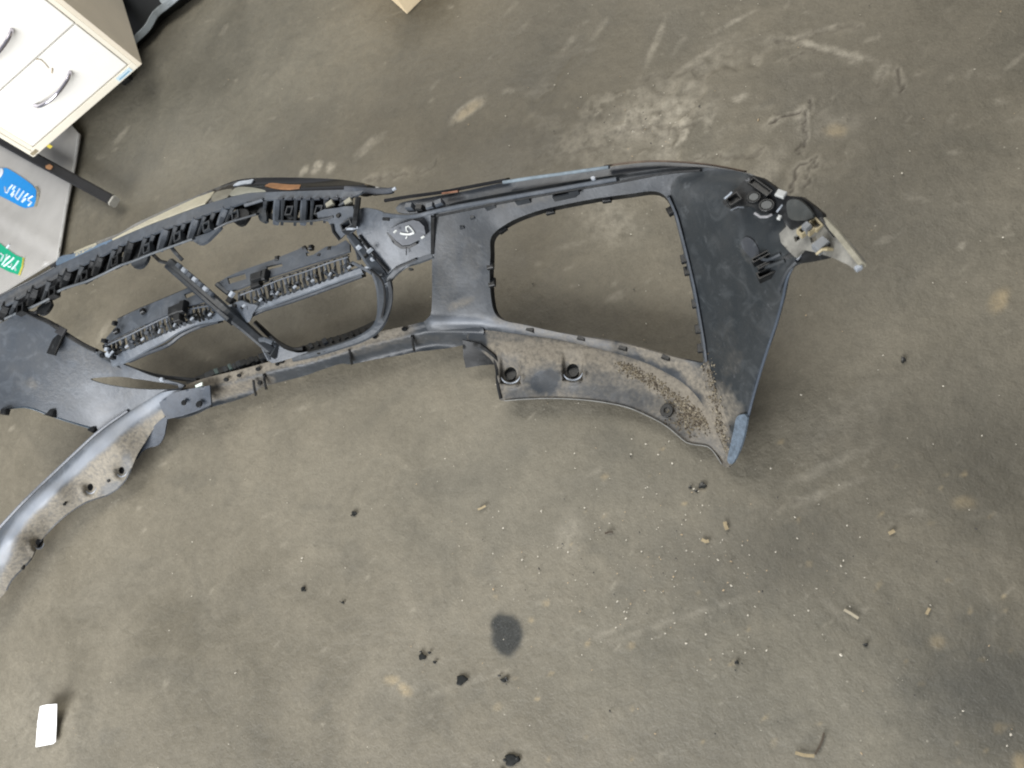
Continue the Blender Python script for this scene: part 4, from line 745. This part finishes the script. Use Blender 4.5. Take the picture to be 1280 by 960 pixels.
def lattice(pts, n0, parent):
    P_ = smooth_loop(pts, False, 2.); seq = np.linspace(0, len(P_)-1, n0).astype(int)
    for k, ix in enumerate(seq):
        a, b, w_ = P_[ix][:3]; h = HB(a); m_ = (PL, PG, PD, PL, PG, PD)[int(rng.integers(0, 6))]; j = rng.uniform(-1, 1, 4)
        bar('lattice_rib', [(a-1.5+j[0], b-w_/2, h+.006), (a+j[1], b, h-.002+j[3]*.002), (a+1.5+j[2], b+w_/2, h+.003)], rng.uniform(2., 4.6), m_, parent, .008, 3, False)
        if k % 2: block('lattice_clip', a+3+j[0], b+j[1]*2, h+.002+j[2]*.003, rng.uniform(3, 6), rng.uniform(3, 6), .008, rng.uniform(-60, 0), (PD, PL, PG)[int(rng.integers(0, 3))], parent, .7)
        if k % 4 == 0: block('lattice_clip', a+4, b+w_*.28, h+.006, 5, 2.4, .003, -50+j[0]*20, RIM, parent, .8)
    for s_, m_, ww in ((-1, PG, 2.), (-1.45, PD, 1.6)):
        bar('lattice_rail', [(q[0], q[1]+s_*q[2]/2, HB(q[0])+.008) for q in P_[::4]], ww, m_, parent, .005, 6, False)
lattice([(135, 437, 12), (160, 426, 13), (185, 414, 14), (210, 403, 15), (235, 394, 14), (262, 388, 12)], 26, lp1)
lattice([(300, 377, 16), (325, 368, 17), (350, 358, 17), (380, 348, 16), (410, 337, 16), (436, 328, 14)], 26, lp2)
t1 = bar('slat_tube', [(138, 450, .140, 16), (155, 446, .142, 14), (180, 434, .146, 11), (205, 422, .150, 10), (220, 413, .152, 9), (245, 402, .152, 9), (270, 396, .152, 11), (290, 392, .150, 12)], 10, plastic('tube_grey', (.095, .110, .130), film=.1, rough=.32), G, .012)
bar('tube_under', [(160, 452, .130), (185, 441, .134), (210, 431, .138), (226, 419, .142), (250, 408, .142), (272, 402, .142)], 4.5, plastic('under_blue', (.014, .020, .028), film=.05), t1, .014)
t2 = bar('slat_tube', [(300, 393, .150, 12), (325, 382, .152, 10), (350, 374, .154, 9), (385, 362, .156, 9), (420, 349, .158, 9), (452, 338, .160, 10)], 10, bpy.data.materials['tube_grey'], G, .012)
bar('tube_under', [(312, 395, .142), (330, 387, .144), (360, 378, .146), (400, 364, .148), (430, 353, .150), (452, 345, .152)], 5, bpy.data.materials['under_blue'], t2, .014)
# ring of the grille, right side
FR = plastic('frame_grey', (.036, .044, .054), film=.12)
ring = bar('grille_frame', [(436, 292, .205, 9), (448, 306, .194, 12), (460, 322, .180, 14), (472, 338, .166, 18), (480, 356, .148, 21), (481, 376, .128, 19), (478, 396, .108, 15), (470, 411, .090, 12), (452, 423, .078, 10), (425, 433, .074, 8), (395, 442, .072, 8), (365, 449, .071, 7)], 12, FR, G, .016)
bar('frame_inner_rib', [(438, 300, .190), (446, 312, .182), (449, 325, .174)], 5, PL, ring, .010); bar('frame_inner_rib', [(440, 328, .174), (452, 334, .175), (464, 341, .170)], 4, PG, ring, .006)
bar('frame_inner_rib', [(486, 352, .156), (489, 368, .140), (487, 384, .124), (480, 402, .104)], 5, PL, ring, .006)
bar('frame_outer_line', [(449, 294, .205), (462, 312, .190), (475, 328, .174), (486, 340, .160)], 3, PD, ring, .006)
bar('frame_mid_line', [(462, 337, .176), (474, 346, .166), (480, 358, .154), (481, 378, .134), (477, 398, .112)], 3, PD, ring, .004)
for a, b in [(447, 308), (456, 319), (464, 323), (450, 332), (458, 334), (475, 344), (482, 355), (479, 377), (450, 299), (461, 312)]: block('frame_clip', a, b, .200-.0011*max(0, b-310), rng.uniform(4, 8), rng.uniform(2, 4), .006, rng.uniform(-45, -15), (HILITE, RIM, PG, PD)[int(rng.integers(0, 4))], ring, .8)
bar('frame_strut', [(484, 352, .150), (492, 342, .156), (506, 331, .160), (524, 325, .164), (540, 319, .168)], 9, FR, ring, .014); bar('strut_line', [(492, 337, .163), (505, 331, .165), (520, 324, .168)], 2, PD, ring, .004)
disc('strut_hole', 513, 336, .162, 3.5, .003, PD, ring, .5, 10)
# ring, left lower side
bar('grille_frame', [(122, 440, .150, 6), (132, 446, .142, 9), (146, 454, .130, 10), (155, 460, .120, 9)], 9, FR, G, .014)
for a, b in [(126, 443), (133, 442), (139, 446), (130, 432), (132, 436)]: block('frame_clip', a, b, .158, 5, 4, .008, rng.uniform(-40, 20), (PD, HILITE, PD)[int(rng.integers(0, 3))], ring)
# left side panel of the bumper behind the grille: corner of the left channel
bar('corner_post', [(30, 388, .226), (42, 392, .216), (52, 386, .220), (62, 376, .226)], 4, PD, ch, .010)
# name the wing so that its look is known
brk['label'] = 'pale grey fender bracket at the wing tip'

# ------------------------------------------------------------------ dirt, grit and litter
def blobs(name, pts, mat_list, label, cat, flat=.6, kind='stuff'):
    ico = np.array([(0, 0, 1), (.894, 0, .447), (.276, .851, .447), (-.724, .526, .447), (-.724, -.526, .447), (.276, -.851, .447), (.724, .526, -.447), (-.276, .851, -.447), (-.894, 0, -.447), (-.276, -.851, -.447), (.724, -.526, -.447), (0, 0, -1)])
    fi = [(0, 1, 2), (0, 2, 3), (0, 3, 4), (0, 4, 5), (0, 5, 1), (1, 6, 2), (2, 7, 3), (3, 8, 4), (4, 9, 5), (5, 10, 1), (6, 7, 2), (7, 8, 3), (8, 9, 4), (9, 10, 5), (10, 6, 1), (11, 7, 6), (11, 8, 7), (11, 9, 8), (11, 10, 9), (11, 6, 10)]
    V = []; F = []; mi = []
    for (p, r, m_) in pts:
        b = len(V); a = rng.uniform(0, 6.3); c, s_ = math.cos(a), math.sin(a); st = rng.uniform(.7, 1.5)
        for q in ico:
            k = r*rng.uniform(.75, 1.2); x, y = q[0]*st*k, q[1]*k/st; V.append((p[0]+c*x-s_*y, p[1]+s_*x+c*y, p[2]+q[2]*k*flat))
        F += [(f[0]+b, f[1]+b, f[2]+b) for f in fi]; mi += [m_]*20
    o = mk(name, V, F, mat_list[0], None, False)
    for m_ in mat_list[1:]: o.data.materials.append(m_)
    o.data.polygons.foreach_set('material_index', mi)
    return props(o, label, cat, None, kind)
DIRT = [simple('dry_soil', (.15, .125, .085), .9, .4, 300), simple('dark_soil', (.07, .055, .038), .9, .4, 300), simple('pale_soil', (.24, .21, .155), .9, .3, 300)]
pts = []
spine = smooth_loop([(778, 451), (800, 462), (822, 475), (845, 492), (868, 512), (888, 530)], False, 2)
for _ in range(1700):
    c = spine[rng.integers(0, len(spine))]; a = c[0]+rng.normal(0, 5)-2; b = c[1]+abs(rng.normal(0, 6))+1
    if _ % 3 == 0: a, b = 862+rng.normal(0, 12), 522+rng.normal(0, 9)
    if a > 890 or segdist(np.array([a]), np.array([b]), CRE)[0] < 4: continue
    r = abs(rng.normal(0, .0007))+.0004; h = float(LH(a, b)[0]); pts.append((at(a, b, h+r*.3), r, int(rng.choice([0, 1, 2], p=[.45, .4, .15]))))
for _ in range(420):
    t = rng.random(); a = 884+t*22+rng.normal(0, 4); b = 455+t*110+rng.normal(0, 6)
    if not inside(np.array([[a, b]]), np.array(OUT)[:, :2])[0]: continue
    r = abs(rng.normal(0, .0006))+.0004; pts.append((at(a, b, float(SH(a, b)[0])+.003), r, int(rng.choice([0, 1, 2]))))
blobs('dirt_crumbs', pts, DIRT, 'crumbs of dry soil caked in the crease of the bumper lip', 'dirt')
GR = [simple('pale_grit', (.58, .54, .45), .8, .2, 300), simple('tan_grit', (.42, .32, .20), .8, .2, 300), simple('dark_grit', (.05, .045, .04), .7, .2, 300)]
pts = []
for _ in range(650):
    k = rng.random()
    if k < .45: a, b = rng.normal(830, 130), rng.normal(690, 90)
    elif k < .55: a, b = rng.normal(800, 60), rng.normal(150, 25)
    else: a, b = rng.uniform(0, 1280), rng.uniform(0, 960)
    r = min(abs(rng.normal(0, .0006))+.0004, .002); p = at(a, b, 0)
    if -2.4 < p[0] < .35 and p[1] < 1.8: pts.append((p+np.array([0, 0, r*.3+.001]), r, int(rng.choice([0, 1, 2], p=[.55, .25, .2]))))
blobs('floor_grit', pts, GR, 'pale grit and dark crumbs scattered over the concrete floor', 'grit')
# oil drops: thin glossy pools
OIL = N('black_oil').set((.010, .011, .010), .30)
def pool(x, y, rx, ry, n, label, ang=0, bits=1, grp='black oil spots on the floor'):
    V = []; F = []
    for bi in range(bits):
        cx, cy, k = (x, y, .9) if bi == 0 else (x+rng.normal(0, rx*1.1), y+rng.normal(0, ry*1.1), rng.uniform(.2, .45)); b = len(V); m = 22
        ph = rng.uniform(0, 6.3, 3); P_ = []
        for i in range(m):
            t = 2*math.pi*i/m; w_ = .92+.14*math.sin(3*t+ph[0])+.08*math.sin(5*t+ph[1])+rng.uniform(-.05, .05); a_ = math.radians(ang); u, v = rx*k*w_*math.cos(t), ry*k*w_*math.sin(t)
            P_.append(at(cx+u*math.cos(a_)-v*math.sin(a_), cy+u*math.sin(a_)+v*math.cos(a_), 0))
        c = np.mean(P_, 0); V += [p+np.array([0, 0, .0006]) for p in P_]+[c+(p-c)*.8+np.array([0, 0, .0022]) for p in P_]+[c+np.array([0, 0, .0025])]
        F += [(b+i, b+(i+1) % m, b+m+(i+1) % m, b+m+i) for i in range(m)]+[(b+m+i, b+m+(i+1) % m, b+2*m) for i in range(m)]
    props(mk('oil_spot', V, F, OIL, None, False), label, 'oil spot', grp)
pool(577, 850, 9, 7, 1, 'solid round black oil spot below left of the big faint stain', -40)
pool(640, 950, 11, 9, 1, 'black oil blot at the bottom edge of the floor', 0, 4)
pool(528, 821, 6, 5, 1, 'small dark blot with a second drop just above it', 0, 4)
pool(630, 850, 5, 3.5, 1, 'ragged small black splash right of the solid round oil spot', 0, 5)
pool(443, 642, 4, 4, 1, 'cluster of tiny black drops below the grille', 30, 5)
pool(379, 736, 4, 2.6, 1, 'single small black drop in the open floor lower left', -60, 2)
pool(429, 753, 2.4, 2, 1, 'pair of pinhead black drops lower left of centre', 0, 2)
pool(878, 607, 6, 5, 1, 'black blot just under the pointed wing foot of the bumper', 0, 3)
pool(921, 828, 3.4, 3, 1, 'small dark drop cluster right of the big faint stain', 0, 4)
pool(1082, 806, 4, 3, 1, 'tiny black drop in the lower right floor', 0, 3)
pool(1129, 450, 4, 5, 1, 'small greenish black fleck right of the bumper', 0, 2)
def chip(name, path, w_, mat, label, cat, z=.0022, grp=None):
    props(bar(name, [(a, b, z) for a, b in path], w_, mat, None, .0012, 3, False), label, cat, grp)
WOOD = simple('pale_wood', (.31, .25, .15), .8, .2, 200)
chip('wood_splinter', [(994, 941), (1005, 944), (1018, 945)], 3.4, WOOD, 'tan wood splinter lying flat near the lower right corner', 'splinter')
chip('dark_twig', [(1019, 943), (1024, 934), (1028, 925), (1030, 916)], 2, simple('dark_wood', (.06, .045, .03), .8), 'thin dark twig touching the tan splinter lower right', 'twig')
chip('wood_chip', [(906, 652, ), (907, 657), (909, 662)], 4.5, WOOD, 'tan oval wood chip below the wing foot of the bumper', 'wood chip', grp='wood chips on the floor')
chip('wood_chip', [(877, 674), (882, 677), (886, 676)], 4, WOOD, 'short curved tan chip left of the oval chip', 'wood chip', grp='wood chips on the floor')
chip('wood_chip', [(1055, 762), (1064, 767), (1073, 773)], 3.2, simple('grey_wood', (.34, .30, .22), .8), 'long greyish stick on the lower right floor', 'wood chip', grp='wood chips on the floor')
chip('wood_chip', [(1111, 667), (1115, 665), (1118, 663)], 4, WOOD, 'small yellow chip right of centre floor', 'wood chip', grp='wood chips on the floor')
chip('wood_chip', [(1158, 768), (1160, 764), (1162, 760)], 3, WOOD, 'pale chip near the right side of the floor', 'wood chip', grp='wood chips on the floor')
chip('wood_chip', [(597, 637), (602, 635), (607, 632)], 2.6, WOOD, 'thin pale sliver on the floor below the bumper lip', 'wood chip', grp='wood chips on the floor')
chip('dark_twig', [(756, 667), (761, 665), (766, 665)], 2.4, bpy.data.materials['dark_wood'], 'tiny dark twig on the floor under the right lip', 'twig')
